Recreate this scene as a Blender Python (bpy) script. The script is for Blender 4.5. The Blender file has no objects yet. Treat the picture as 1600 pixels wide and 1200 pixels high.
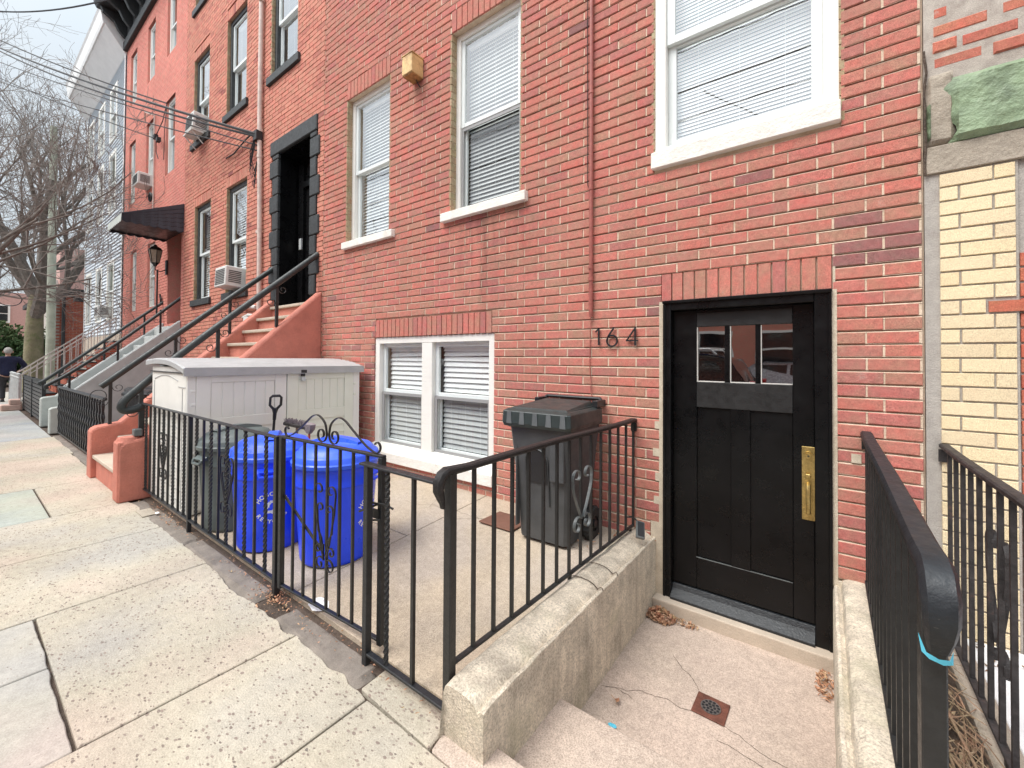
import bpy, math, random
from math import sin, cos, pi, radians, sqrt, atan2
from mathutils import Vector, Matrix, noise
rnd = random.Random(164)
scn = bpy.context.scene
col = scn.collection

# ------------------------------------------------------------------ helpers
class MB:
    """collects faces (with a per-face 'tint' value and material slot)"""
    def __init__(s): s.v=[]; s.f=[]; s.t=[]; s.m=[]
    def face(s, pts, t=.5, m=0):
        n=len(s.v); s.v+= [tuple(p) for p in pts]; s.f.append(tuple(range(n,n+len(pts)))); s.t.append(t); s.m.append(m)
    def add(s, vs, fs, t=.5, m=0):
        n=len(s.v); s.v+=[tuple(p) for p in vs]
        for f in fs: s.f.append(tuple(i+n for i in f)); s.t.append(t); s.m.append(m)
    def box(s,x0,x1,y0,y1,z0,z1,t=.5,m=0,M=None):
        vs=[(x0,y0,z0),(x1,y0,z0),(x1,y1,z0),(x0,y1,z0),(x0,y0,z1),(x1,y0,z1),(x1,y1,z1),(x0,y1,z1)]
        if M is not None: vs=[M@Vector(p) for p in vs]
        s.add(vs,[(0,3,2,1),(4,5,6,7),(0,1,5,4),(1,2,6,5),(2,3,7,6),(3,0,4,7)],t,m)
    def cbox(s,x0,x1,y0,y1,z0,z1,c,t=.5,m=0):
        """box whose front face (y0) is chamfered by c, no back"""
        a=[(x0,y1,z0),(x1,y1,z0),(x1,y1,z1),(x0,y1,z1)]
        b=[(x0,y0+c,z0),(x1,y0+c,z0),(x1,y0+c,z1),(x0,y0+c,z1)]
        d=[(x0+c,y0,z0+c),(x1-c,y0,z0+c),(x1-c,y0,z1-c),(x0+c,y0,z1-c)]
        fs=[(8,9,10,11)]
        for i in range(4):
            j=(i+1)%4; fs.append((i,j,4+j,4+i)); fs.append((4+i,4+j,8+j,8+i))
        s.add(a+b+d,fs,t,m)
    def bar(s,p0,p1,w,h=None,twist=0,n=1,t=.5,m=0):
        h=h or w; p0=Vector(p0);p1=Vector(p1); d=(p1-p0).normalized()
        a=Vector((1,0,0)) if abs(d.x)<.9 else Vector((0,1,0))
        u=(a-d*a.dot(d)).normalized(); v=d.cross(u)
        vs=[];fs=[]
        for i in range(n+1):
            c=p0.lerp(p1,i/n); an=twist*i/n
            uu=u*cos(an)+v*sin(an); vv=-u*sin(an)+v*cos(an)
            for sx,sy in ((-1,-1),(1,-1),(1,1),(-1,1)): vs.append(c+uu*sx*w/2+vv*sy*h/2)
        for i in range(n):
            for k in range(4): fs.append((i*4+k,i*4+(k+1)%4,i*4+4+(k+1)%4,i*4+4+k))
        fs.append((3,2,1,0)); e=n*4; fs.append((e,e+1,e+2,e+3))
        s.add(vs,fs,t,m)
    def tube(s,pts,r,seg=8,t=.5,m=0,caps=True):
        pts=[Vector(p) for p in pts]; n=len(pts)
        rs=r if isinstance(r,(list,tuple)) else [r]*n
        vs=[];fs=[];pu=None
        for i,p in enumerate(pts):
            d=(pts[min(i+1,n-1)]-pts[max(i-1,0)])
            if d.length<1e-9: d=Vector((0,0,1))
            d.normalize()
            if pu is None:
                a=Vector((0,0,1)) if abs(d.z)<.9 else Vector((1,0,0)); u=(a-d*a.dot(d)).normalized()
            else: u=(pu-d*pu.dot(d)); u=u.normalized() if u.length>1e-6 else pu
            pu=u; v=d.cross(u)
            for k in range(seg):
                an=2*pi*k/seg; vs.append(p+(u*cos(an)+v*sin(an))*rs[i])
        for i in range(n-1):
            for k in range(seg): fs.append((i*seg+k,i*seg+(k+1)%seg,(i+1)*seg+(k+1)%seg,(i+1)*seg+k))
        if caps: fs.append(tuple(range(seg-1,-1,-1))); fs.append(tuple((n-1)*seg+k for k in range(seg)))
        s.add(vs,fs,t,m)
    def sweep(s,pts,side,prof,t=.5,m=0):
        """sweep closed 2d profile (a along 'side', b along local normal) on path"""
        pts=[Vector(p) for p in pts]; side=Vector(side).normalized(); n=len(pts); k=len(prof); vs=[];fs=[]
        for i,p in enumerate(pts):
            d=(pts[min(i+1,n-1)]-pts[max(i-1,0)]).normalized(); nn=side.cross(d).normalized()
            pr=prof[i] if isinstance(prof[0][0],(list,tuple)) else prof
            for a,b in pr: vs.append(p+side*a+nn*b)
        k=len(vs)//n
        for i in range(n-1):
            for j in range(k): fs.append((i*k+j,i*k+(j+1)%k,(i+1)*k+(j+1)%k,(i+1)*k+j))
        fs.append(tuple(range(k-1,-1,-1))); fs.append(tuple((n-1)*k+j for j in range(k)))
        s.add(vs,fs,t,m)
    def ribbon(s,pts,side,w,th,t=.5,m=0):
        s.sweep(pts,side,[(-w/2,-th/2),(w/2,-th/2),(w/2,th/2),(-w/2,th/2)],t,m)
    def lathe(s,prof,c=(0,0,0),seg=48,t=.5,m=0):
        vs=[];fs=[];k=len(prof)
        for i in range(seg):
            a=2*pi*i/seg
            for r,z in prof: vs.append((c[0]+r*cos(a),c[1]+r*sin(a),c[2]+z))
        for i in range(seg):
            j=(i+1)%seg
            for q in range(k-1): fs.append((i*k+q,j*k+q,j*k+q+1,i*k+q+1))
        s.add(vs,fs,t,m)
    def prism(s,poly,ax,a,b,t=.5,m=0):
        """poly = 2d points in the plane normal to axis ax; extruded a..b"""
        def P(p,h): return (h,p[0],p[1]) if ax==0 else ((p[0],h,p[1]) if ax==1 else (p[0],p[1],h))
        n=len(poly); vs=[P(p,a) for p in poly]+[P(p,b) for p in poly]
        fs=[tuple(range(n)),tuple(range(2*n-1,n-1,-1))]+[(i,(i+1)%n,n+(i+1)%n,n+i) for i in range(n)]
        s.add(vs,fs,t,m)
    def build(s,name,mats,parent=None,smooth=False,bevel=0,fix=True,seg=1):
        me=bpy.data.meshes.new(name); me.from_pydata(s.v,[],s.f)
        if not isinstance(mats,(list,tuple)): mats=[mats]
        for m in mats: me.materials.append(m)
        at=me.attributes.new('tint','FLOAT','FACE'); at.data.foreach_set('value',s.t)
        me.polygons.foreach_set('material_index',s.m)
        if smooth: me.polygons.foreach_set('use_smooth',[True]*len(s.f))
        if fix:
            import bmesh
            bm=bmesh.new(); bm.from_mesh(me)
            if smooth: bmesh.ops.remove_doubles(bm,verts=bm.verts,dist=1e-5)
            bmesh.ops.recalc_face_normals(bm,faces=bm.faces); bm.to_mesh(me); bm.free()
        if smooth:
            try: me.set_sharp_from_angle(angle=radians(38))
            except Exception: pass
        me.update()
        o=bpy.data.objects.new(name,me); col.objects.link(o)
        if parent is not None: o.parent=parent
        if bevel:
            b=o.modifiers.new('bevel','BEVEL'); b.width=bevel; b.segments=seg; b.limit_method='ANGLE'; b.angle_limit=radians(40); b.use_clamp_overlap=True
        return o
def tag(o,label,cat,group=None,kind=None):
    if label: o['label']=label
    if cat: o['category']=cat
    if group: o['group']=group
    if kind: o['kind']=kind
    return o
def thing(name,label,cat,group=None,loc=(0,0,0)):
    o=bpy.data.objects.new(name,None); o.empty_display_size=.1; o.location=loc; col.objects.link(o); return tag(o,label,cat,group)
def ground(o,plain=None): o['kind']='structure'; return o
def copy_tree(o,parent=None):
    c=o.copy(); col.objects.link(c)
    if parent is not None: c.parent=parent
    for ch in list(o.children): copy_tree(ch,c)
    return c

# ------------------------------------------------------------------ materials
def newmat(name):
    m=bpy.data.materials.new(name); m.use_nodes=True; nt=m.node_tree; nt.nodes.clear()
    o=nt.nodes.new('ShaderNodeOutputMaterial'); b=nt.nodes.new('ShaderNodeBsdfPrincipled'); nt.links.new(b.outputs[0],o.inputs[0])
    return m,nt,b
class G:
    def __init__(s,nt): s.nt=nt
    def n(s,t,**k):
        x=s.nt.nodes.new(t)
        for a,v in k.items():
            if a.startswith('_'): setattr(x,a[1:],v)
        return x
    def co(s,scale=(1,1,1),kind='Object'):
        t=s.n('ShaderNodeNewGeometry') if kind=='World' else s.n('ShaderNodeTexCoord')
        m=s.n('ShaderNodeMapping'); s.nt.links.new(t.outputs['Position' if kind=='World' else kind],m.inputs[0]); m.inputs['Scale'].default_value=scale
        return m.outputs[0]
    def noise(s,sc,det=4,co=None,rough=.6):
        x=s.n('ShaderNodeTexNoise'); x.inputs['Scale'].default_value=sc; x.inputs['Detail'].default_value=det; x.inputs['Roughness'].default_value=rough
        s.nt.links.new(co if co is not None else s.co(kind='World'),x.inputs['Vector']); return x.outputs['Fac']
    def ramp(s,fac,stops,interp='LINEAR'):
        r=s.n('ShaderNodeValToRGB'); cr=r.color_ramp; cr.interpolation=interp
        while len(cr.elements)>1: cr.elements.remove(cr.elements[-1])
        for i,(p,c) in enumerate(stops):
            e=cr.elements[0] if i==0 else cr.elements.new(p)
            e.position=p; c=c if isinstance(c,(tuple,list)) else (c,c,c); e.color=(c[0],c[1],c[2],1)
        s.nt.links.new(fac,r.inputs[0]); return r.outputs[0]
    def mix(s,f,a,b,mode='MIX'):
        x=s.n('ShaderNodeMix'); x.data_type='RGBA'; x.blend_type=mode
        for k,v in ((0,f),(6,a),(7,b)):
            if hasattr(v,'links'): s.nt.links.new(v,x.inputs[k])
            elif isinstance(v,(int,float)): x.inputs[k].default_value=v if k==0 else (v,v,v,1)
            else: x.inputs[k].default_value=(*v,1)
        return x.outputs[2]
    def math(s,op,a,b=0,clamp=False):
        x=s.n('ShaderNodeMath'); x.operation=op; x.use_clamp=clamp
        for k,v in ((0,a),(1,b)):
            if hasattr(v,'links'): s.nt.links.new(v,x.inputs[k])
            else: x.inputs[k].default_value=v
        return x.outputs[0]
    def attr(s,n):
        a=s.n('ShaderNodeAttribute'); a.attribute_name=n; return a.outputs['Fac']
    def bump(s,b,h,dist=.01,st=1.0):
        x=s.n('ShaderNodeBump'); x.inputs['Distance'].default_value=dist; x.inputs['Strength'].default_value=st
        s.nt.links.new(h,x.inputs['Height']); s.nt.links.new(x.outputs[0],b.inputs['Normal'])
    def sep(s,axis):
        g=s.n('ShaderNodeNewGeometry'); x=s.n('ShaderNodeSeparateXYZ'); s.nt.links.new(g.outputs['Position'],x.inputs[0]); return x.outputs[axis]
    def band(s,v,a,b,soft):
        """1 inside a..b"""
        m1=s.n('ShaderNodeMapRange'); m1.interpolation_type='SMOOTHSTEP'; m1.inputs[1].default_value=a-soft; m1.inputs[2].default_value=a+soft
        m2=s.n('ShaderNodeMapRange'); m2.interpolation_type='SMOOTHSTEP'; m2.inputs[1].default_value=b-soft; m2.inputs[2].default_value=b+soft
        s.nt.links.new(v,m1.inputs[0]); s.nt.links.new(v,m2.inputs[0])
        return s.math('SUBTRACT',m1.outputs[0],m2.outputs[0],True)
def link(nt,a,b): nt.links.new(a,b)

def brick_mat(name,stops,stain=None,rough=.9,var=.35,hue=.55,patch=.62):
    m,nt,b=newmat(name); g=G(nt)
    c=g.ramp(g.attr('tint'),stops)
    c=g.mix(hue,c,g.mix(1,c,g.ramp(g.noise(11,4),[(.33,(1.18,.84,.86)),(.5,(1,1,1)),(.67,(.86,1.16,1.02))]),'MULTIPLY'))
    n1=g.noise(34,3); c=g.mix(var,c,g.mix(1,c,g.ramp(n1,[(.3,.62),(.7,1.38)]),'MULTIPLY'))
    n2=g.noise(260,2); c=g.mix(.75,c,g.mix(1,c,g.ramp(n2,[(.32,.62),(.5,1.0),(.72,1.35)]),'MULTIPLY'))
    n3=g.noise(1.1,4); c=g.mix(.5,c,g.mix(1,c,g.ramp(n3,[(.3,.8),(.7,1.15)]),'MULTIPLY'))
    sp=g.noise(9,5,rough=.75); c=g.mix(g.ramp(sp,[(patch,0),(patch+.12,.45 if patch>.6 else .9)]),c,(.52,.44,.38))
    if stain:
        for (x0,x1,z0,z1,amt) in stain:
            k=g.math('MULTIPLY',g.band(g.sep(0),x0,x1,.12),g.band(g.sep(2),z0,z1,.35))
            st=g.ramp(g.noise(1,5,g.co((9,1,1.1),'World'),.7),[(.40,0),(.72,1)])
            k=g.math('MULTIPLY',g.math('MULTIPLY',k,st),amt); c=g.mix(k,c,(.035,.03,.028))
    link(nt,c,b.inputs['Base Color']); b.inputs['Roughness'].default_value=rough; b.inputs['Specular IOR Level'].default_value=.2
    h=g.math('ADD',g.math('MULTIPLY',g.noise(1,4,g.co((190,190,60),'World')),.7),g.math('MULTIPLY',g.noise(45,3),.6))
    g.bump(b,h,.0035,.9); return m
def mortar_mat(name,c1,c2,stain=None):
    m,nt,b=newmat(name); g=G(nt)
    c=g.ramp(g.noise(14,5),[(.3,c1),(.7,c2)]); c=g.mix(.6,c,g.mix(1,c,g.ramp(g.noise(300,2),[(.3,.6),(.7,1.3)]),'MULTIPLY'))
    if stain:
        for (x0,x1,z0,z1,amt) in stain:
            k=g.math('MULTIPLY',g.band(g.sep(0),x0,x1,.12),g.band(g.sep(2),z0,z1,.35))
            st=g.ramp(g.noise(1,5,g.co((9,1,1.1),'World'),.7),[(.40,0),(.72,1)])
            k=g.math('MULTIPLY',g.math('MULTIPLY',k,st),amt); c=g.mix(k,c,(.04,.035,.03))
    link(nt,c,b.inputs['Base Color']); b.inputs['Roughness'].default_value=.95
    g.bump(b,g.noise(160,4),.004,.8); return m
def plain(name,c,rough=.5,metal=0,var=.15,nsc=8,bump=0,bsc=60,dirt=None,dirtc=(.06,.05,.04),spec=.5,coat=0,fine=0,scratch=0):
    m,nt,b=newmat(name); g=G(nt)
    cc=g.mix(var,c,g.mix(1,c,g.ramp(g.noise(nsc,5),[(.25,.35),(.75,1.65)]),'MULTIPLY'))
    if fine: cc=g.mix(fine,cc,g.mix(1,cc,g.ramp(g.noise(280,2),[(.3,.4),(.7,1.6)]),'MULTIPLY'))
    if dirt: cc=g.mix(g.ramp(g.noise(5,7,rough=.72),[(dirt,0),(dirt+.14,.8)]),cc,dirtc)
    if scratch: cc=g.mix(g.ramp(g.noise(1,3,g.co((60,60,400),'World'),.6),[(.70,0),(.76,scratch)]),cc,(.6,.6,.55))
    link(nt,cc,b.inputs['Base Color']); b.inputs['Metallic'].default_value=metal
    link(nt,g.ramp(g.noise(nsc*2.3,4),[(.3,max(.03,rough-.12)),(.7,min(1,rough+.12))]),b.inputs['Roughness'])
    b.inputs['Specular IOR Level'].default_value=spec
    if coat: b.inputs['Coat Weight'].default_value=coat; b.inputs['Coat Roughness'].default_value=.08
    if bump: g.bump(b,g.noise(bsc,4),bump,.8)
    return m
def glass_mat(name,tint=(.9,.95,.95),refl=1.0,base=.0):
    m=bpy.data.materials.new(name); m.use_nodes=True; nt=m.node_tree; nt.nodes.clear()
    o=nt.nodes.new('ShaderNodeOutputMaterial'); t=nt.nodes.new('ShaderNodeBsdfTransparent'); gl=nt.nodes.new('ShaderNodeBsdfGlossy')
    t.inputs[0].default_value=(*tint,1); gl.inputs['Roughness'].default_value=.015; gl.inputs[0].default_value=(1,1,1,1)
    lw=nt.nodes.new('ShaderNodeLayerWeight'); lw.inputs[0].default_value=.5; pw=nt.nodes.new('ShaderNodeMath'); pw.operation='POWER'; pw.inputs[1].default_value=4.0; link(nt,lw.outputs['Facing'],pw.inputs[0]); fr=nt.nodes.new('ShaderNodeMath'); fr.operation='MULTIPLY_ADD'; fr.inputs[1].default_value=.93; fr.inputs[2].default_value=.06; link(nt,pw.outputs[0],fr.inputs[0])
    a=nt.nodes.new('ShaderNodeMath'); a.operation='MULTIPLY_ADD'; a.inputs[1].default_value=refl; a.inputs[2].default_value=base; a.use_clamp=True
    mx=nt.nodes.new('ShaderNodeMixShader'); link(nt,fr.outputs[0],a.inputs[0]); link(nt,a.outputs[0],mx.inputs[0]); link(nt,t.outputs[0],mx.inputs[1]); link(nt,gl.outputs[0],mx.inputs[2]); link(nt,mx.outputs[0],o.inputs[0])
    g=G(nt); bp=nt.nodes.new('ShaderNodeBump'); bp.inputs['Distance'].default_value=.004; bp.inputs['Strength'].default_value=.25; link(nt,g.noise(2.2,2),bp.inputs['Height']); link(nt,bp.outputs[0],gl.inputs['Normal'])
    return m

ST=[(-3.0,-2.55,2.05,3.1,.50),(-2.38,-2.12,2.5,3.1,.4),(-3.7,-1.8,2.1,2.95,.16)]
RED=[(0,(.52,.185,.145)),(.18,(.46,.20,.155)),(.36,(.52,.20,.155)),(.5,(.43,.215,.16)),(.65,(.54,.19,.155)),(.8,(.43,.165,.145)),(.93,(.46,.225,.17)),(.955,(.34,.155,.14)),(1,(.27,.125,.12))]
M={}
M['brick']=brick_mat('painted_brick_red',RED,ST)
M['mortar']=mortar_mat('tan_mortar',(.58,.45,.33),(.76,.62,.48),ST)
REDA=[(0,(.58,.23,.17)),(.3,(.52,.23,.17)),(.6,(.60,.25,.185)),(.9,(.44,.165,.13)),(1,(.30,.11,.10))]
M['brickA']=brick_mat('brick_orange_red',REDA)
M['mortarA']=mortar_mat('grey_tan_mortar',(.34,.20,.14),(.50,.33,.24))
M['tanrev']=brick_mat('tan_reveal_brick',[(0,(.42,.31,.19)),(.5,(.36,.27,.17)),(1,(.46,.36,.24))])
M['brickB']=brick_mat('salmon_painted_brick',[(0,(.66,.27,.215)),(1,(.60,.23,.19))],var=.2)
M['mortarB']=mortar_mat('salmon_painted_joint',(.30,.10,.08),(.38,.13,.10))
M['brickY']=brick_mat('cream_glazed_brick',[(0,(.73,.59,.37)),(.5,(.78,.65,.43)),(.9,(.70,.57,.38)),(1,(.75,.63,.45))],var=.12,rough=.6,hue=.05)
M['mortarY']=mortar_mat('grey_cement_joint',(.36,.33,.30),(.46,.43,.39))
M['brickO']=brick_mat('old_red_brick',[(0,(.42,.12,.08)),(.5,(.50,.16,.10)),(1,(.36,.10,.08))])
M['brickP']=brick_mat('patched_old_brick',[(0,(.46,.15,.11)),(.5,(.54,.19,.13)),(1,(.40,.14,.11))],patch=.60)
M['mortarO']=mortar_mat('white_grey_cement',(.36,.31,.27),(.55,.50,.44))
M['green']=plain('green_painted_stone',(.21,.28,.17),.6,var=.8,nsc=6,bump=.02,bsc=22,fine=.2,dirt=.58,dirtc=(.32,.37,.17))
M['cement']=plain('weathered_cement',(.36,.31,.25),.9,var=.4,nsc=5,bump=.01,bsc=40,fine=.35,dirt=.62,dirtc=(.2,.17,.14))
M['white']=plain('white_window_paint',(.80,.78,.73),.55,var=.10,nsc=3,bump=.002,bsc=80,dirt=.66,dirtc=(.48,.43,.35))
M['whitesill']=plain('white_painted_stone_sill',(.80,.77,.71),.8,var=.14,nsc=7,bump=.007,bsc=45,dirt=.60,dirtc=(.50,.44,.37),fine=.15)
M['vinyl']=plain('white_vinyl_sash',(.72,.76,.75),.35,var=.05,nsc=3,dirt=.7,dirtc=(.5,.5,.47))
M['greyscreen']=plain('grey_screen_frame',(.30,.30,.30),.5,var=.1)
M['blind']=plain('white_blind_slat',(.88,.89,.88),.45,var=.06,nsc=2)
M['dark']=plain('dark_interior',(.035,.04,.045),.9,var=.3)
M['glass']=glass_mat('window_glass',(.97,.985,.985),refl=1.1,base=.16)
M['glassbase']=glass_mat('basement_glass',(.97,.985,.985),refl=.9,base=.03)
M['glasslow']=glass_mat('lower_window_glass',(.74,.76,.76),refl=.8,base=.03)
M['glassdoor']=glass_mat('door_glass',(.10,.11,.12),refl=1.5,base=.32)
M['black']=plain('glossy_black_iron_paint',(.014,.016,.019),.40,var=.6,nsc=30,bump=.0028,bsc=90,coat=.0,dirt=.70,dirtc=(.09,.08,.07),scratch=.2)
M['capblack']=plain('glossy_black_handrail_paint',(.017,.020,.024),.50,var=.5,nsc=20,bump=.0022,bsc=70,dirt=.74,dirtc=(.06,.058,.056),scratch=.25,spec=.38)
M['ironbar']=plain('matt_black_iron_paint',(.018,.018,.018),.42,var=.5,nsc=30,bump=.002,bsc=120,dirt=.68,dirtc=(.06,.045,.035))
M['ironbrown']=plain('worn_brown_black_handrail_paint',(.018,.016,.016),.52,var=.9,nsc=60,bump=.003,bsc=110,dirt=.66,dirtc=(.06,.045,.04),spec=.35)
M['rustiron']=plain('rusty_iron',(.035,.031,.031),.6,var=.9,nsc=20,bump=.004,bsc=70,dirt=.60,dirtc=(.14,.055,.035),spec=.35)
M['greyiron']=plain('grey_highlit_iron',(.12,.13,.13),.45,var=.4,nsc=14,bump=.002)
M['pipeblack']=plain('dark_green_black_handrail',(.022,.027,.027),.5,var=.4,nsc=12,bump=.002)
M['doorblack']=plain('black_door_paint',(.004,.004,.0045),.32,var=.8,nsc=4,bump=.001,bsc=30,dirt=.80,dirtc=(.02,.02,.018),scratch=.05,spec=.28)
M['doorrail']=plain('faded_black_door_wood',(.014,.014,.0145),.5,var=.5,nsc=10,bump=.001)
M['brass']=plain('aged_brass',(.55,.40,.15),.36,metal=.85,var=.5,nsc=40,dirt=.66,dirtc=(.2,.15,.06))
M['blacktrim']=plain('black_painted_stone',(.028,.031,.033),.6,var=.5,nsc=10,bump=.006,bsc=40,fine=.2)
M['stucco']=plain('red_stucco',(.52,.185,.135),.85,var=.3,nsc=5,bump=.010,bsc=60,fine=.25,dirt=.70,dirtc=(.18,.05,.035))
M['tread']=plain('beige_stone_tread',(.48,.40,.32),.85,var=.2,nsc=5,bump=.004,fine=.25)
M['greyconc']=plain('grey_painted_concrete',(.44,.46,.45),.8,var=.25,nsc=4,bump=.004,fine=.2)
M['palegrey']=plain('pale_grey_concrete',(.42,.45,.42),.8,var=.25,nsc=5,bump=.004,fine=.15)
M['siding']=plain('pale_blue_grey_siding',(.60,.65,.70),.6,var=.08,nsc=3)
M['trimgrey']=plain('white_grey_cornice_paint',(.76,.76,.75),.6,var=.12,nsc=3)
M['awning']=plain('charcoal_ribbed_metal_awning',(.075,.082,.105),.65,var=.2,nsc=6)
M['blue']=plain('blue_recycling_plastic',(.018,.075,.95),.38,var=.22,nsc=5,bump=.001,bsc=40,scratch=.12)
M['bluelid']=plain('blue_lid_plastic',(.035,.12,.86),.36,var=.25,nsc=4,bump=.001,bsc=40)
M['greybin']=plain('grey_green_bin_plastic',(.095,.115,.112),.5,var=.25,nsc=5,bump=.001)
M['cart']=plain('charcoal_cart_plastic',(.062,.065,.068),.5,var=.35,nsc=6,bump=.0015,bsc=90,fine=.2,dirt=.68,dirtc=(.13,.12,.11))
M['cartlid']=plain('dark_green_grey_cart_lid',(.030,.040,.040),.40,var=.4,nsc=6,bump=.001,dirt=.64,dirtc=(.10,.10,.095))
M['blackplastic']=plain('black_plastic',(.016,.016,.018),.4,var=.3)
M['rubber']=plain('black_rubber',(.02,.02,.02),.75,var=.3,bump=.002)
M['resin']=plain('warm_white_resin',(.78,.765,.72),.5,var=.07,nsc=4,bump=.0015,bsc=130,dirt=.74,dirtc=(.42,.40,.34))
M['resincream']=plain('cream_resin_door',(.74,.745,.65),.5,var=.07,nsc=4,bump=.0015,bsc=130,dirt=.74,dirtc=(.42,.40,.32))
M['resinlid']=plain('grey_resin_lid',(.40,.40,.40),.5,var=.18,nsc=6,bump=.0015,bsc=130,dirt=.68,dirtc=(.48,.48,.47))
M['text']=plain('white_print',(.78,.80,.85),.6,var=.15,nsc=60)
M['copper']=plain('red_painted_conduit',(.34,.10,.08),.55,var=.4,nsc=20,bump=.002,dirt=.66,dirtc=(.30,.16,.12))
M['pinkpipe']=plain('pinkish_white_pipe',(.62,.50,.44),.6,var=.3,nsc=9)
M['wire']=plain('black_cable',(.02,.018,.02),.6,var=.2)
M['lampbox']=plain('yellowed_lamp_box',(.66,.45,.20),.6,var=.4,nsc=14,bump=.003,dirt=.54,dirtc=(.28,.12,.04))
M['lampbase']=plain('rust_stained_lamp_bottom',(.33,.17,.06),.8,var=.9,nsc=30,bump=.004,dirt=.5,dirtc=(.10,.045,.02))
M['rust']=plain('rusted_iron_plate',(.13,.045,.028),.8,var=.7,nsc=24,bump=.003,bsc=150,fine=.3)
M['steel']=plain('worn_steel_grate',(.16,.14,.13),.5,metal=.5,var=.5,nsc=50,bump=.002)
M['acwhite']=plain('white_air_conditioner_case',(.66,.66,.63),.5,var=.12)
M['acgrille']=plain('dark_air_conditioner_grille',(.07,.07,.07),.6,var=.3)
M['galv']=plain('galvanised_white_post',(.50,.52,.52),.5,var=.25)
M['whiterail']=plain('white_iron_rail',(.62,.60,.56),.5,var=.2)
M['paper']=plain('white_paper',(.8,.8,.8),.9,var=.05)
M['teal']=plain('blue_painters_tape',(.10,.50,.66),.6,var=.2)
M['leaf']=brick_mat('dry_leaf',[(0,(.36,.17,.10)),(.3,(.50,.27,.17)),(.6,(.60,.38,.25)),(.85,(.26,.12,.07)),(1,(.62,.46,.27))])
M['twig']=brick_mat('dry_twig',[(0,(.16,.10,.07)),(.5,(.28,.19,.12)),(.9,(.38,.27,.18)),(1,(.62,.42,.16))])
M['bark']=plain('grey_brown_bark',(.17,.145,.125),.95,var=.7,nsc=9,bump=.02,bsc=18,fine=.2)
M['barkgreen']=plain('mossy_bark',(.21,.18,.11),.95,var=.6,nsc=3,bump=.03,bsc=14,dirt=.5,dirtc=(.12,.14,.05))
M['twigs']=plain('bare_twig',(.20,.17,.15),.95,var=.5,nsc=3)
M['pole']=plain('mossy_wood_pole',(.40,.42,.34),.9,var=.4,nsc=3,bump=.006,bsc=30)
M['ivy']=brick_mat('evergreen_leaf',[(0,(.035,.07,.03)),(.5,(.06,.11,.045)),(1,(.13,.17,.08))])
M['navy']=plain('navy_fabric',(.012,.016,.05),.9,var=.3,nsc=14,bump=.003)
M['skin']=plain('skin',(.45,.26,.19),.6,var=.1)
M['hair']=plain('grey_hair',(.32,.31,.29),.9,var=.5,nsc=60,bump=.004)
M['trouser']=plain('dark_trouser_fabric',(.03,.03,.035),.9,var=.2)
M['asphalt']=plain('asphalt',(.055,.055,.057),.9,var=.3,nsc=4,bump=.004,bsc=160,fine=.5)
M['carblack']=plain('black_car_paint',(.01,.01,.012),.2,var=.1,coat=1)
M['carwhite']=plain('silver_car_paint',(.45,.48,.52),.25,metal=.3,var=.1,coat=1)
M['carglass']=plain('dark_car_glass',(.01,.012,.014),.05,var=.1,coat=1)
M['taillight']=plain('red_tail_lamp',(.35,.01,.01),.2,var=.1,coat=1)
M['dirt']=plain('brown_soil',(.085,.06,.045),.95,var=.6,nsc=9,bump=.02,bsc=50,fine=.4,dirt=.6,dirtc=(.2,.15,.11))
M['edgestone']=plain('brown_grey_border_stone',(.20,.17,.145),.9,var=.55,nsc=6,bump=.012,bsc=26,fine=.35,dirt=.60,dirtc=(.11,.085,.07))
M['whiteslab']=plain('white_painted_concrete',(.74,.75,.76),.8,var=.08,nsc=4,bump=.003)
M['brassdark']=plain('dark_keyway',(.05,.04,.02),.5)
M['mat']=plain('brown_rubber_mat',(.16,.075,.05),.9,var=.3)
M['redplastic']=plain('red_plastic_handle',(.45,.03,.03),.4)
M['bristle']=plain('grey_mauve_bristle',(.24,.20,.21),.9,var=.5,nsc=50,bump=.006,bsc=200)
M['roof']=plain('tar_roof',(.06,.06,.06),.9,var=.2)
M['lampglass']=plain('seeded_lantern_glass',(.45,.38,.30),.2,var=.4,nsc=20)

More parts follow.
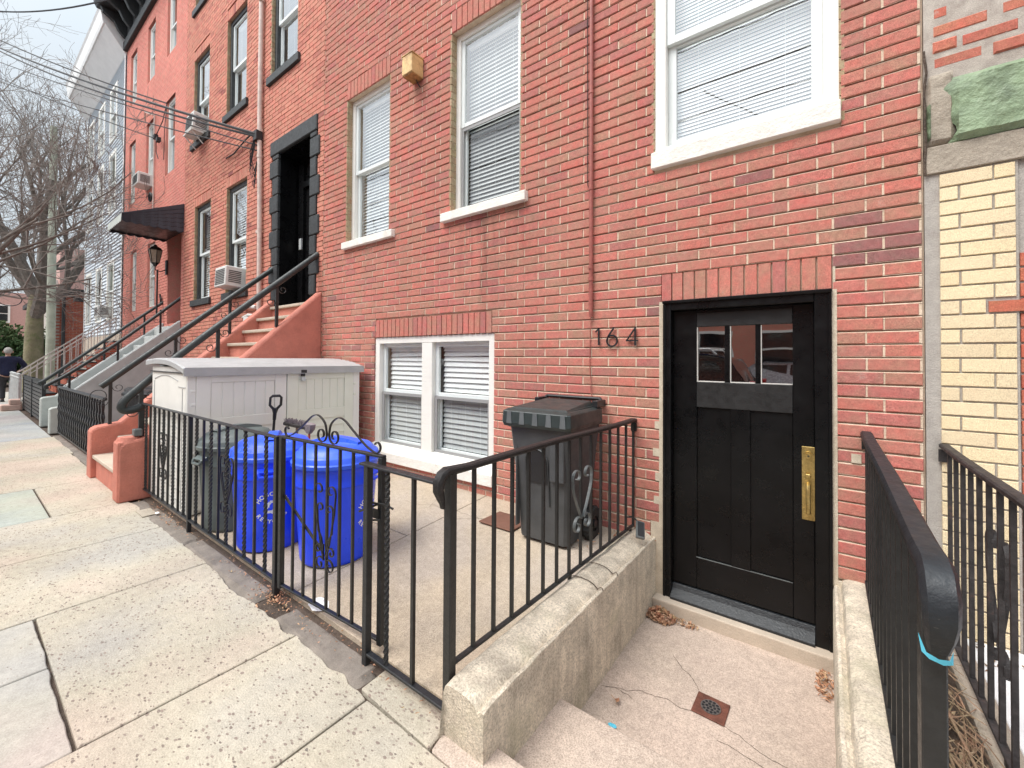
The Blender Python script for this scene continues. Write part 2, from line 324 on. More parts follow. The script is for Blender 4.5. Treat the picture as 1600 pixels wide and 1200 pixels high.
def conc(name,base,chips,chipsize,amount,warm=.5,bumpd=.004,crack=None,fine=.4,tintcol=None):
    """concrete with exposed stones"""
    m,nt,b=newmat(name); g=G(nt)
    c=g.ramp(g.noise(1.3,5),[(.3,tuple(x*.86 for x in base)),(.7,tuple(min(1,x*1.12) for x in base))])
    c=g.mix(warm,c,g.mix(1,c,g.ramp(g.noise(.55,3),[(.38,(.82,.88,.96)),(.5,(1.05,1.03,.89)),(.60,(1.16,.96,.88))]),'MULTIPLY'))
    c=g.mix(fine,c,g.mix(1,c,g.ramp(g.noise(150,4,rough=.8),[(.34,.40),(.5,1),(.66,1.5)]),'MULTIPLY'))
    c=g.mix(.5,c,g.mix(1,c,g.ramp(g.noise(24,4),[(.3,.78),(.7,1.2)]),'MULTIPLY'))
    co=g.co((1,1,1),'World'); nz=g.n('ShaderNodeTexNoise'); nz.inputs['Scale'].default_value=30; link(nt,co,nz.inputs['Vector'])
    mp=g.mix(.012,co,nz.outputs['Color'],'ADD')
    m2=g.n('ShaderNodeMapping'); link(nt,mp,m2.inputs[0]); m2.inputs['Scale'].default_value=(1.0,1.9,1); m2.inputs['Rotation'].default_value=(0,0,.5)
    v=g.n('ShaderNodeTexVoronoi'); v.inputs['Scale'].default_value=chipsize; link(nt,m2.outputs[0],v.inputs['Vector'])
    v.inputs['Randomness'].default_value=1
    cell=g.n('ShaderNodeSeparateColor'); link(nt,v.outputs['Color'],cell.inputs[0])
    dens=g.math('ADD',cell.outputs[0],g.math('MULTIPLY',g.math('SUBTRACT',g.noise(1.6,3),.5),.9))
    on=g.math('GREATER_THAN',dens,1-amount)
    rad=g.math('MULTIPLY',g.math('POWER',cell.outputs[1],2.2),.42)
    inside=g.math('LESS_THAN',v.outputs['Distance'],g.math('ADD',rad,.10))
    k=g.math('MULTIPLY',on,inside)
    chipc=g.ramp(cell.outputs[2],chips)
    c=g.mix(g.math('MULTIPLY',k,.85),c,chipc)
    link(nt,c,b.inputs['Base Color']); b.inputs['Roughness'].default_value=.92; b.inputs['Specular IOR Level'].default_value=.25
    h=g.math('SUBTRACT',g.math('ADD',g.math('MULTIPLY',g.noise(120,4),.5),g.math('MULTIPLY',g.noise(18,4),.7)),g.math('MULTIPLY',k,.8))
    g.bump(b,h,bumpd,.9); return m
CH=[(0,(.17,.13,.11)),(.4,(.26,.20,.17)),(.7,(.34,.28,.23)),(1,(.13,.11,.10))]
M['walk']=conc('exposed_aggregate_sidewalk',(.44,.395,.335),CH,46,.55,bumpd=.010)
M['walksmooth']=conc('smooth_grey_sidewalk',(.40,.375,.345),CH,60,.05,bumpd=.002,fine=.3)
M['walkgreen']=conc('greenish_patch_sidewalk',(.36,.375,.335),CH,60,.05,bumpd=.002,fine=.3)
M['walkfar']=conc('blue_grey_sidewalk',(.36,.36,.36),CH,50,.06,bumpd=.003)
M['yard']=conc('sandy_pink_yard_concrete',(.43,.355,.285),[(0,(.30,.22,.17)),(.5,(.36,.29,.23)),(1,(.22,.16,.13))],150,.30,bumpd=.003,fine=.6)
M['landing']=conc('pink_beige_step_concrete',(.46,.375,.315),[(0,(.32,.24,.20)),(.5,(.40,.32,.27)),(1,(.24,.18,.15))],190,.28,warm=.12,bumpd=.002,fine=.6)
def wallconc(name,base):
    m,nt,b=newmat(name); g=G(nt)
    c=g.ramp(g.noise(5,6,rough=.7),[(.25,tuple(x*.55 for x in base)),(.5,base),(.75,tuple(min(1,x*1.35) for x in base))])
    c=g.mix(.6,c,g.mix(1,c,g.ramp(g.noise(110,5,rough=.75),[(.36,.30),(.5,1),(.66,1.5)]),'MULTIPLY'))
    st=g.ramp(g.noise(1,5,g.co((14,14,1.6),'World'),.7),[(.44,0),(.74,.6)]); c=g.mix(st,c,(.27,.225,.18))
    gr=g.ramp(g.noise(3.2,4),[(.55,0),(.7,.35)]); c=g.mix(gr,c,(.44,.41,.27))
    link(nt,c,b.inputs['Base Color']); b.inputs['Roughness'].default_value=.95
    g.bump(b,g.math('ADD',g.noise(150,4),g.noise(30,4)),.006,.9); return m
M['kerbwall']=wallconc('lichen_stained_concrete',(.62,.54,.43))

# ------------------------------------------------------------------ brickwork
CO=.07676
def rects_minus(x0,x1,cuts):
    seg=[(x0,x1)]
    for a,b in cuts:
        out=[]
        for s,e in seg:
            if b<=s or a>=e: out.append((s,e)); continue
            if a>s: out.append((s,a))
            if b<e: out.append((b,e))
        seg=out
    return seg
def brickwork(mb,x0,x1,z0,z1,opens,course=CO,L=.226,jt=.012,y=0.,rel=.012,cham=.003,phase=0.,off=.077,pz=1.906,dark=.03,jit=.0022,zl=None,m=0,wob=.0012,struck=None):
    k0=int(math.floor((z0-pz)/course)); k1=int(math.ceil((z1-pz)/course))
    for k in range(k0,k1):
        za=pz+k*course; zb=za+course-jt
        if za<z0-.02 or zb>z1+.02: continue
        zc=(za+zb)/2
        cuts=[(o[0],o[1]) for o in opens if o[2]<zc<o[3]]
        sh=phase+(off if k%2 else 0)
        for s,e in rects_minus(x0,x1,cuts):
            if struck is not None:
                nn=max(1,int((e-s)/.15)); pv=None
                for i in range(nn+1):
                    xx=s+(e-s)*i/nn; a=.0030+.0012*noise.noise(Vector((xx*9,za*13,1))); zt_=zb-.002+.0015*noise.noise(Vector((xx*7,za*11,5)))
                    cur=((xx,y+a-.001,zt_),(xx,y+rel+.010,za+course+.002),(xx,y+a+.0015,za-.002),(xx,y+a+.0015,zt_))
                    if pv: mb.add([pv[0],cur[0],cur[1],pv[1],pv[2],cur[2],cur[3],pv[3]],[(0,1,2,3),(4,5,6,7)],.5,struck)
                    pv=cur
            n0=int(math.floor((s-sh)/L)); x=n0*L+sh; vj=min(jt,.0095) if jt<.02 else jt
            while x<e:
                a=max(s,x); b=min(e,x+L-vj)
                if b-a>.03 and True:
                    t=rnd.random(); dk=dark(a,za) if callable(dark) else dark; t=(.955+rnd.random()*.045) if rnd.random()<dk else t*.92
                    dy=rnd.uniform(-jit,jit); dz=rnd.uniform(-wob,wob); dx=rnd.uniform(-wob,wob)*1.5
                    ja=a+(dx if a>s else 0); jb=b+(dx if b<e else 0)
                    if cham: mb.cbox(ja,jb,y+dy,y+rel+.014,za+dz,zb+dz,cham,t,m)
                    else:
                        n=len(mb.v); Y0=y+dy; Y1=y+rel+.014
                        mb.add([(ja,Y0,za),(jb,Y0,za),(jb,Y0,zb),(ja,Y0,zb),(ja,Y1,za),(jb,Y1,za),(jb,Y1,zb),(ja,Y1,zb)],[(0,1,2,3),(0,4,5,1),(3,2,6,7),(1,5,6,2),(0,3,7,4)],t,m)
                x+=L
def soldiers(mb,x0,x1,z0,z1,y=0.,pitch=.0765,jt=.011,depth=.11,m=0,cham=.003):
    n=max(1,round((x1-x0)/pitch)); p=(x1-x0)/n
    for i in range(n):
        t=rnd.random()*.92
        if rnd.random()<.02: t=.97
        a=x0+i*p; dy=rnd.uniform(-.002,.002)
        mb.box(a+jt/2,a+p-jt/2,y+dy,y+depth,z0+rnd.uniform(0,.002),z1-jt,t,m)
def backing(mb,x0,x1,z0,z1,opens,y0,y1,m=1):
    xs=sorted(set([x0,x1]+[v for o in opens for v in o[:2] if x0<v<x1])); zs=sorted(set([z0,z1]+[v for o in opens for v in o[2:4] if z0<v<z1]))
    for j in range(len(zs)-1):
        run=None
        for i in range(len(xs)-1):
            cx=(xs[i]+xs[i+1])/2; cz=(zs[j]+zs[j+1])/2
            inside=any(o[0]<cx<o[1] and o[2]<cz<o[3] for o in opens)
            if inside:
                if run: mb.box(run[0],run[1],y0,y1,zs[j],zs[j+1],.5,m); run=None
            else: run=(run[0],xs[i+1]) if run else (xs[i],xs[i+1])
        if run: mb.box(run[0],run[1],y0,y1,zs[j],zs[j+1],.5,m)
def reveal(mb,xs,z0,z1,y0,y1,sgn,m=2,course=CO):
    """tan brick returns on a jamb; sgn=+1 jamb faces +x"""
    z=z0; k=0
    while z<z1-.02:
        zt=min(z1,z+course-.009); t=rnd.random()
        j=(y0+y1)/2 if k%2 else y1
        if sgn>0: mb.box(xs-.02,xs+.006,y0+.002,j,z,zt,t,m); 
        else: mb.box(xs-.006,xs+.02,y0+.002,j,z,zt,t,m)
        if j<y1:
            if sgn>0: mb.box(xs-.02,xs+.006,j+.008,y1,z,zt,rnd.random(),m)
            else: mb.box(xs-.006,xs+.02,j+.008,y1,z,zt,rnd.random(),m)
        z+=course; k+=1

def blinds(mb,x0,x1,z0,z1,y,pitch=.045,depth=.04,tilt=50,mess=0,cord=True,m=0):
    n=int((z1-z0)/pitch); a=radians(tilt)
    for i in range(n+1):
        z=z1-i*pitch-.02
        if z<z0: break
        q=rnd.uniform(-3,3)*pi/180+a; sag=0
        dl=rnd.uniform(-.02,.02)*mess*(1 if i in(1,2) else .12); dr=rnd.uniform(-.01,.01)*mess*(1 if i in (1,2,3) else .12)
        dy=cos(q)*depth/2; dz=sin(q)*depth/2
        N=3
        for s in range(N):
            xa=x0+(x1-x0)*s/N; xb=x0+(x1-x0)*(s+1)/N
            za=z+dl+(dr-dl)*s/N; zb=z+dl+(dr-dl)*(s+1)/N
            mb.add([(xa,y-dy,za-dz),(xb,y-dy,zb-dz),(xb,y,zb+.002),(xa,y,za+.002),(xb,y+dy,zb+dz),(xa,y+dy,za+dz)],[(0,1,2,3),(3,2,4,5)],.5,m)
    if cord:
        for f in (.2,.5,.8) if x1-x0>.6 else (.25,.75):
            mb.tube([(x0+(x1-x0)*f,y-depth*.45,z0),(x0+(x1-x0)*f,y-depth*.45,z1)],.0012,4,.5,m)
    mb.box(x0,x1,y-.02,y+.02,z1-.012,z1+.015,.5,m)
SD=.05
def hung_window(parent,x0,x1,z0,z1,y,trim='white',trimw=.055,sash='vinyl',sw=.05,mid=None,blind=True,pitch=.045,tilt=50,mess=0,detail=True,glass='glass',glass2=None,screen=False,label=None,casingdepth=.07,trimtop=None):
    """double hung window filling the opening x0..x1, z0..z1; y = front of the trim"""
    mb=MB(); tt=trimtop or trimw
    mb.box(x0,x0+trimw,y,y+casingdepth,z0,z1); mb.box(x1-trimw,x1,y,y+casingdepth,z0,z1)
    mb.box(x0+trimw,x1-trimw,y+.001,y+casingdepth,z1-tt,z1); mb.box(x0+trimw,x1-trimw,y+.001,y+casingdepth,z0,z0+.03)
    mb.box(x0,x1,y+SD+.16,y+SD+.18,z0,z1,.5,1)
    w=mb.build('window',[M[trim],M['dark']],parent,bevel=.004 if detail else 0)
    if label: w['label']=label
    a0=x0+trimw; a1=x1-trimw; b0=z0+.03; b1=z1-tt; mid=mid if mid else (b0+b1)/2
    def sashbox(za,zb,yy,nm):
        q=MB(); d=.035
        q.box(a0,a0+sw,yy,yy+d,za,zb); q.box(a1-sw,a1,yy,yy+d,za,zb); q.box(a0+sw,a1-sw,yy+.0015,yy+d,zb-sw*.9,zb); q.box(a0+sw,a1-sw,yy+.0015,yy+d,za,za+sw)
        return q.build(nm,M[sash],w,bevel=.003 if detail else 0)
    sashbox(mid-.02,b1,y+SD-.028,'upper_sash'); sashbox(b0,mid+.02,y+SD+.008,'lower_sash')
    if screen:
        q=MB()
        q.box(a0+.002,a0+.03,y+SD-.022,y+SD-.012,b0,mid-.022); q.box(a1-.03,a1-.002,y+SD-.022,y+SD-.012,b0,mid-.022); q.box(a0+.03,a1-.03,y+SD-.0215,y+SD-.012,mid-.055,mid-.024); q.box(a0+.03,a1-.03,y+SD-.0215,y+SD-.012,b0+.003,b0+.028)
        q.build('screen_frame',M['greyscreen'],w)
    q=MB(); q.face([(a0+sw,y+SD-.01,mid+.02),(a1-sw,y+SD-.01,mid+.02),(a1-sw,y+SD-.01,b1-sw*.9),(a0+sw,y+SD-.01,b1-sw*.9)]); q.build('upper_pane',M[glass],w,fix=False)
    q=MB(); q.face([(a0+sw,y+SD+.028,b0+sw),(a1-sw,y+SD+.028,b0+sw),(a1-sw,y+SD+.028,mid-.02),(a0+sw,y+SD+.028,mid-.02)]); q.build('lower_pane',M[glass2 or glass],w,fix=False)
    if blind:
        q=MB(); blinds(q,a0+.02,a1-.02,b0+.03,b1-.03,y+SD+.072+pitch*.3,pitch,pitch*1.06,tilt-4,mess); q.build('blind',M['blind'],w,fix=False)
    return w
def jag(mb,poly):
    pass

# ------------------------------------------------------------------ the setting: ground sheets
def yz(Y): return .03+.066*(Y+1.93)
def slab(name,x0,x1,y0,y1,z,mat,parent=None,th=.12,jagy1=0,jagx=0,bev=.004):
    """a pavement slab with optional ragged edge at y1"""
    mb=MB(); g=.005
    pts=[(x0+g,y0+g),(x1-g,y0+g)]
    n=max(1,int((x1-x0)/.035))
    if jagy1:
        for i in range(n+1):
            x=x1-g-(x1-x0-2*g)*i/n
            pts.append((x,y1+jagy1*(noise.noise(Vector((x*2.1,y1,3)))*1.1+noise.noise(Vector((x*9,y1,1)))*.6)))
    else: pts+= [(x1-g,y1-g),(x0+g,y1-g)]
    mb.prism(pts,2,z-th,z)
    o=mb.build(name,mat,parent,bevel=bev)
    return o
mb=MB(); mb.face([(-400,-400,-.62),(400,-400,-.62),(400,400,-.62),(-400,400,-.62)]); g0=mb.build('ground',M['asphalt']); g0['kind']='structure'
mb=MB(); mb.box(-120,60,-13.2,-5.1,-.6,-.14); g0=mb.build('road',M['asphalt']); g0['kind']='structure'
# hole-free base of soil under the pavement (kept out of the sunken doorway)
mb=MB()
for a in ((-40,-1.02,-5.0,-.0),(.04,12,-5.0,0),(-1.02,.04,-5.0,-1.9)): mb.box(a[0],a[1],a[2],a[3],-.3,-.022)
o=mb.build('soil',M['dirt']); o['kind']='structure'
sw=thing('sidewalk',None,None); sw['kind']='structure'
J=.045
slab('slab',-2.295,-1.62,-4.9,-2.03,0,M['walk'],sw,jagy1=J); slab('slab',-1.62,1.2,-4.9,-2.035,0,M['walk'],sw,jagy1=.006)
slab('slab',1.2,6,-4.9,-2.035,0,M['walk'],sw)
slab('slab',-3.615,-2.295,-2.845,-2.03,0,M['walk'],sw,jagy1=J)
slab('slab',-3.0,-2.29,-4.9,-2.853,-.001,M['walksmooth'],sw,jagy1=.010); slab('slab',-3.615,-3.0,-3.65,-2.853,-.001,M['walksmooth'],sw,jagy1=.010); slab('slab',-3.615,-3.0,-4.9,-3.65,-.001,M['walksmooth'],sw)
slab('slab',-4.69,-3.615,-4.9,-2.02,0,M['walk'],sw,jagy1=J); slab('slab',-5.77,-4.69,-4.9,-2.03,0,M['walk'],sw,jagy1=J)
slab('slab',-7.15,-5.77,-2.575,-2.06,0,M['walk'],sw,jagy1=.01); slab('slab',-7.15,-5.77,-4.9,-2.58,-.001,M['walkgreen'],sw)
slab('slab',-9.3,-7.15,-4.9,-2.03,0,M['walk'],sw,jagy1=.012); slab('slab',-11.45,-9.3,-4.9,-2.0,0,M['walk'],sw,jagy1=.012)
for i in range(6): slab('slab',-11.45-(i+1)*1.5,-11.45-i*1.5,-4.9,-2.02,0,M['walkfar'] if i<4 else M['walksmooth'],sw)
slab('slab',-27,-20.45,-4.9,-1.6,0,M['walksmooth'],sw)
for c in sw.children: c['kind']='structure'
# worn border stones between sidewalk and fences
bs=thing('border_strip',None,None); bs['kind']='structure'
def rough_slab(x0,x1,y0,y1,z,mat,amp=.006,parent=bs):
    mb=MB(); nx=max(2,int((x1-x0)/.03)); ny=5
    def zz(x,y): return z+amp*(noise.noise(Vector((x*7,y*7,5)))+.5*noise.noise(Vector((x*22,y*22,2))))
    vs=[];fs=[]
    for i in range(nx+1):
        for j in range(ny+1):
            x=x0+(x1-x0)*i/nx; y=y0+(y1-y0)*j/ny
            y+=(.012*noise.noise(Vector((x*6,j,9))) if j in (0,ny) else 0)
            e=-.03 if (i in (0,nx) or j in (0,ny)) else 0
            vs.append((x,y,zz(x,y)+e))
    for i in range(nx):
        for j in range(ny): fs.append((i*(ny+1)+j,(i+1)*(ny+1)+j,(i+1)*(ny+1)+j+1,i*(ny+1)+j+1))
    mb.add(vs,fs); o=mb.build('border_stone',mat,parent,smooth=True,fix=False); o['kind']='structure'
rough_slab(-4.1,-2.82,-2.04,-1.88,.010,M['edgestone']); rough_slab(-5.3,-4.12,-2.06,-1.88,.004,M['edgestone']); rough_slab(-5.74,-5.36,-2.07,-1.89,-.006,M['edgestone'])
rough_slab(-2.55,-1.72,-2.04,-1.87,.006,M['edgestone']); rough_slab(-11.6,-7.5,-2.02,-1.88,.0,M['edgestone'])
mb=MB(); mb.prism([(-1.69,-2.018),(-1.225,-2.03),(-1.235,-1.945),(-1.25,-1.86),(-1.70,-1.86)],2,-.1,.004); o=mb.build('border_stone',M['walk'],bs,bevel=.006); o['kind']='structure'
mb=MB(); mb.prism([(-1.215,-2.03),(.6,-2.03),(.6,-1.865),(-1.03,-1.865),(-1.07,-1.93),(-1.235,-1.942)],2,-.1,.003); o=mb.build('border_stone',M['landing'],bs,bevel=.008); o['kind']='structure'
# kerb, street, far pavement
mb=MB(); mb.box(-60,30,-5.1,-4.92,-.3,.0); o=mb.build('kerb',M['greyconc'],bevel=.01); o['kind']='structure'
mb=MB(); mb.box(-60,30,-16,-13.2,-.3,.0); o=mb.build('far_pavement',M['walksmooth'],bevel=.01); o['kind']='structure'
mb=MB()
mb.box(-60,-27.0,-4.9,8,-.3,-.03); o=mb.build('cross_street',M['walksmooth']); o['kind']='structure'
mb=MB()
for i in range(5): mb.box(-31.5-i*1.1,-30.9-i*1.1,-4.5,1.5,-.03,-.026)
o=mb.build('crosswalk_stripes',M['whiteslab']); o['kind']='structure'
# front yard
yd=thing('front_yard',None,None); yd['kind']='structure'
def yslab(x0,x1,y0,y1):
    mb=MB(); g=.004; vs=[(x0+g,y0+g,yz(y0)),(x1-g,y0+g,yz(y0)),(x1-g,y1-g,yz(y1)),(x0+g,y1-g,yz(y1))]
    mb.add(vs+[(a,b,c-.1) for a,b,c in vs],[(0,1,2,3),(0,4,5,1),(1,5,6,2),(2,6,7,3),(3,7,4,0)]); o=mb.build('slab',M['yard'],yd,bevel=.003); o['kind']='structure'
for x0,x1 in ((-5.76,-4.2),(-4.2,-2.66),(-2.66,-1.21)):
    for y0,y1 in ((-1.865,-.97),(-.97,0.012)) if x1<-2 else ((-1.865,-.42),(-.42,.012)): yslab(x0,x1,y0,y1)
mb=MB(); mb.add([(-5.76,-1.93,-.0),(-1.21,-1.93,-.0),(-1.21,.01,.10),(-5.76,.01,.10)],[(0,1,2,3)]); o=mb.build('yard_base',M['dirt'],yd,fix=False); o['kind']='structure'
# side strip right of the entrance and the white slab beyond the second rail
mb=MB(); n=20
for i in range(n):
    for j in range(4):
        q=[]
        for a,b in ((i,j),(i+1,j),(i+1,j+1),(i,j+1)):
            x=.19+.27*b/4; y=-1.9+1.9*a/n; q.append((x,y,.06+.05*noise.noise(Vector((x*6,y*5,0)))))
        mb.face(q)
o=mb.build('side_strip_soil',M['dirt'],smooth=True,fix=False); o['kind']='structure'
mb=MB(); mb.box(.565,2.5,-1.86,.0,-.1,.075); o=mb.build('white_side_slab',M['whiteslab'],bevel=.006); o['kind']='structure'
# sunken entrance
en=thing('sunken_entrance',None,None); en['kind']='structure'
def st(name,mb,mat,bev=0,parent=en,smooth=False):
    o=mb.build(name,mat,parent,bevel=bev,smooth=smooth,seg=2 if bev else 1); o['kind']='structure'; return o
mb=MB(); mb.box(-1.03,.05,-1.4,-.05,-.5,-.31); st('landing',mb,M['landing'])
mb=MB(); mb.box(-1.03,.05,-1.866,-1.385,-.5,-.115); st('step',mb,M['landing'],.010)
mb=MB(); n=24; top=[];
for i in range(n+1):
    x=-1.015+1.05*i/n; top.append((x,-.085+.006*noise.noise(Vector((x*5,0,0)))))
poly=[(x,y) for x,y in top]+[(.035,.06),(-1.015,.06)]
mb.prism(poly,2,-.4,-.222); st('door_step',mb,M['tread'],.008)
def ribcrack(pts,w=.006,z=-.3085,name='crack'):
    mb=MB(); P=[]
    for (a,b),(c,d) in zip(pts,pts[1:]):
        for k in range(6):
            t=k/6; x=a+(c-a)*t; y=b+(d-b)*t; P.append((x+.008*noise.noise(Vector((x*30,y*30,1))),y+.008*noise.noise(Vector((x*30,y*30,7)))))
    P.append(pts[-1])
    for i in range(len(P)-1):
        a=Vector((*P[i],0)); b=Vector((*P[i+1],0)); d=(b-a); 
        if d.length<1e-5: continue
        nn=Vector((-d.y,d.x,0)).normalized(); wa=w*(.35+.5*abs(noise.noise(a*40)))
        mb.face([(a+nn*wa/2)[:2]+(z,),(a-nn*wa/2)[:2]+(z,),(b-nn*wa/2)[:2]+(z,),(b+nn*wa/2)[:2]+(z,)])
    o=mb.build(name,M['dirt'],en,fix=False); o['kind']='structure'; return o
for c in ([(-.754,-.48),(-.676,-.564),(-.614,-.6),(-.563,-.676)],[(-1.003,-.967),(-.939,-.934),(-.868,-.914),(-.819,-.871),(-.741,-.861),(-.678,-.845),(-.611,-.854),(-.556,-.84)],[(-.402,-.842),(-.344,-.853),(-.277,-.886),(-.199,-.905),(-.1,-.9),(.03,-.93)],[(-.42,-.946),(-.33,-.946),(-.226,-.968),(-.1,-1.0)],[(-.939,-.934),(-.863,-.941),(-.833,-.954)]): ribcrack(c)
for c in ([(-3.24,-.51),(-3.09,-.53),(-2.95,-.43),(-2.78,-.46)],[(-3.1,-.22),(-3.0,-.34),(-2.93,-.5)],[(-2.54,-.537),(-2.4,-.44),(-2.134,-.3)]):
    o=ribcrack([(a,b) for a,b in c],.005,0); 
    me=o.data
    for v in me.vertices: v.co.z=yz(v.co.y)+.002
    o.parent=yd
# concrete cheek walls either side of the entrance
mb=MB(); prof=[(-1.222,-.05),(-1.222,.170),(-1.214,.194),(-1.195,.203),(-1.15,.206),(-1.10,.202),(-1.066,.192),(-1.052,.178),(-1.045,.170),(-1.036,.180),(-1.026,.185),(-1.017,.180),(-1.014,.168),(-1.016,-.5),(-1.222,-.5)]
N=46; vs=[];k=len(prof)
for i in range(N+1):
    y=-1.955+1.965*i/N; yy=y
    for j,(x,z) in enumerate(prof):
        d=Vector((x*9,y*9,z*9)); am=.006
        q=0
        if i==0: q=.03 if z>.16 else 0
        if z>0: z2=z+.016*max(0,-y)/1.95*(1 if z>.1 else 0)
        else: z2=z
        vs.append((x+am*noise.noise(d*1.3)*(1 if z>-.4 else 0), y+q*0+(0 if i else -.03*min(1,max(0,(.2-z)/.2)) if z>-.1 else -.0), z2+am*noise.noise(d+Vector((5,5,5)))*(1 if z>0 else 0)-(.012 if i in(0,) and z>.16 else 0)))
fs=[]
for i in range(N):
    for j in range(k): fs.append((i*k+j,i*k+(j+1)%k,(i+1)*k+(j+1)%k,(i+1)*k+j))
fs.append(tuple(range(k))); fs.append(tuple(N*k+j for j in range(k)))
mb.add(vs,fs)
o=mb.build('low_wall',M['kerbwall'],None,smooth=True); tag(o,'stained low concrete wall carrying the handrail left of the sunken door','low wall')
for yj in (-.72,-.93):
    q=MB(); q.ribbon([(x,yj+.02*(x+1.34)+.004*sin(x*60),z+.0015+.035*.42) for x,z in prof[1:13]],(0,1,0),.004,.003); q.build('joint_crack',M['dirt'],o,fix=False)
mb=MB(); prof=[(.030,-.5),(.030,.15),(.038,.168),(.050,.172),(.060,.165),(.068,.163),(.078,.205),(.10,.222),(.135,.225),(.175,.222),(.192,.20),(.195,-.5)]
k=len(prof); vs=[]
for i in range(N+1):
    y=-1.955+1.965*i/N
    for x,z in prof:
        d=Vector((x*9,y*9,z*9)); vs.append((x+.004*noise.noise(d*1.3),y,z+(.006*noise.noise(d+Vector((5,5,5)))+.03*max(0,-y)/1.95 if z>0 else 0)))
fs=[]
for i in range(N):
    for j in range(k): fs.append((i*k+j,i*k+(j+1)%k,(i+1)*k+(j+1)%k,(i+1)*k+j))
fs.append(tuple(range(k))); fs.append(tuple(N*k+j for j in range(k))); mb.add(vs,fs)
o=mb.build('low_wall',M['kerbwall'],None,smooth=True); tag(o,'narrow grooved low concrete wall carrying the handrail right of the sunken door','low wall')
mb=MB(); mb.box(.462,.562,-1.95,-.001,-.3,.10); o=mb.build('kerb_edging',M['cement'],None,bevel=.012); tag(o,'thin concrete edging under the rusty fence at the right of the picture','edging')

# ------------------------------------------------------------------ house 164
h=thing('brick_house','red brick row house numbered 164 with black front door and white windows','house',loc=(0,0,0))
OP=[(-5.157,-4.235,3.045,4.976),(-3.19,-2.275,3.045,4.976),(-1.03,.076,2.93,4.976),(-4.475,-2.605,.26,1.752),(-.965,.033,-.4,1.930)]
SO=[(-5.157,-4.235,4.976,5.205),(-3.19,-2.275,4.976,5.205),(-4.475,-2.605,1.752,1.972),(-.977,.035,1.930,2.138)]
cuts=[(o[0]-.004,o[1]+.004,o[2],o[3]) for o in OP]+[(s[0],s[1],s[2]-.03,s[3]+.01) for s in SO]
cuts[3]=(-4.5,-2.575,.255,1.752); cuts.append((-1.055,-.965,-.4,.29)); cuts.append((.03,.075,-.4,.20))
mb=MB()
def darkf(x,z):
    if -.75<x<.0 and 2.55<z<2.93: return .17
    if x>0 and 2.02<z<2.3: return .5
    if -1.35<x<-1.0 and 1.75<z<2.0: return .35
    if x<-4.9 and 1.95<z<2.6: return .05
    if x<-4.4 and z<1.75: return .15
    if -4.9<x<-3.5 and 2.7<z<2.95: return .10
    return .004
brickwork(mb,-5.734,.4215,.04,6.9,cuts,phase=.193-.226*20,struck=1,rel=.014,jt=.0130,dark=darkf)
for s in SO: soldiers(mb,*s)
mb.box(-4.545,-4.485,-.001,.03,1.765,1.95,.97,0)
backing(mb,-5.734,.4315,-.5,7.2,OP,.020,.30)
for o_ in OP[:3]:
    reveal(mb,o_[0],o_[2],o_[3],.0,.082,1); reveal(mb,o_[1],o_[2],o_[3],.0,.082,-1)
mb.box(-.990,-.960,-.003,.10,.29,1.925,.1,3); mb.box(-1.05,-.960,-.004,.10,-.4,.295,.1,3)
mb.box(.031,.055,-.0025,.05,-.4,1.925,.1,3); mb.box(.031,.10,-.004,.05,-.4,.20,.1,3)
mb.box(.036,.048,-.0005,.03,1.93,2.13,.1,3)
for (x,z,w_,h_) in ((.118,.905,.045,.052),(-1.022,.985,.035,.055),(-1.035,.78,.045,.058),(-1.018,.60,.03,.06),(-1.028,.43,.04,.055)): mb.box(x,x+w_,-.0038,.02,z,z+h_,.1,3)
mb.box(-5.734,.43,.30,4,-.5,7.2,.5,1)
M['creampatch']=mortar_mat('cream_patch_mortar',(.50,.42,.32),(.66,.58,.46))
mb.build('wall',[M['brick'],M['mortar'],M['tanrev'],M['creampatch']],h,fix=False)
def sill(x0,x1,z0,z1,y0,y1,mat='whitesill',lbl=None,slope=.012,parent=h):
    q=MB(); n=14
    poly=[(y0,z0),(y0,z1-slope),(y1,z1),(y1,z0)]
    vs=[];
    for i in range(n+1):
        x=x0+(x1-x0)*i/n
        for a,b in poly:
            e=.003*noise.noise(Vector((x*8,a*30,b*30))); vs.append((x,a+e,b+e))
    fs=[(i*4+j,i*4+(j+1)%4,(i+1)*4+(j+1)%4,(i+1)*4+j) for i in range(n) for j in range(4)]+[(3,2,1,0),(n*4,n*4+1,n*4+2,n*4+3)]
    q.add(vs,fs); return q.build('window_sill',M[mat],parent,bevel=.005)
SDY=.098
w1=hung_window(h,-5.157,-4.235,3.04,4.976,.078,casingdepth=.10,trimw=.06,sw=.045,mid=3.99,screen=False,pitch=.043,tilt=62,label='narrow white sash window nearest the neighbouring stoop')
w2=hung_window(h,-3.19,-2.275,3.04,4.976,.078,casingdepth=.10,trimw=.06,sw=.045,mid=3.99,screen=True,pitch=.043,tilt=62,glass2='glasslow')
w3=hung_window(h,-1.028,.076,3.05,5.0,.008,trimw=.082,sw=.06,mid=3.87,pitch=.026,tilt=66,casingdepth=.08)
sill(-5.195,-4.12,2.945,3.045,-.05,.12,parent=w1); sill(-3.29,-2.185,2.948,3.05,-.055,.12,parent=w2); sill(-1.045,.078,2.925,3.052,-.03,.10,parent=w3,slope=.006)
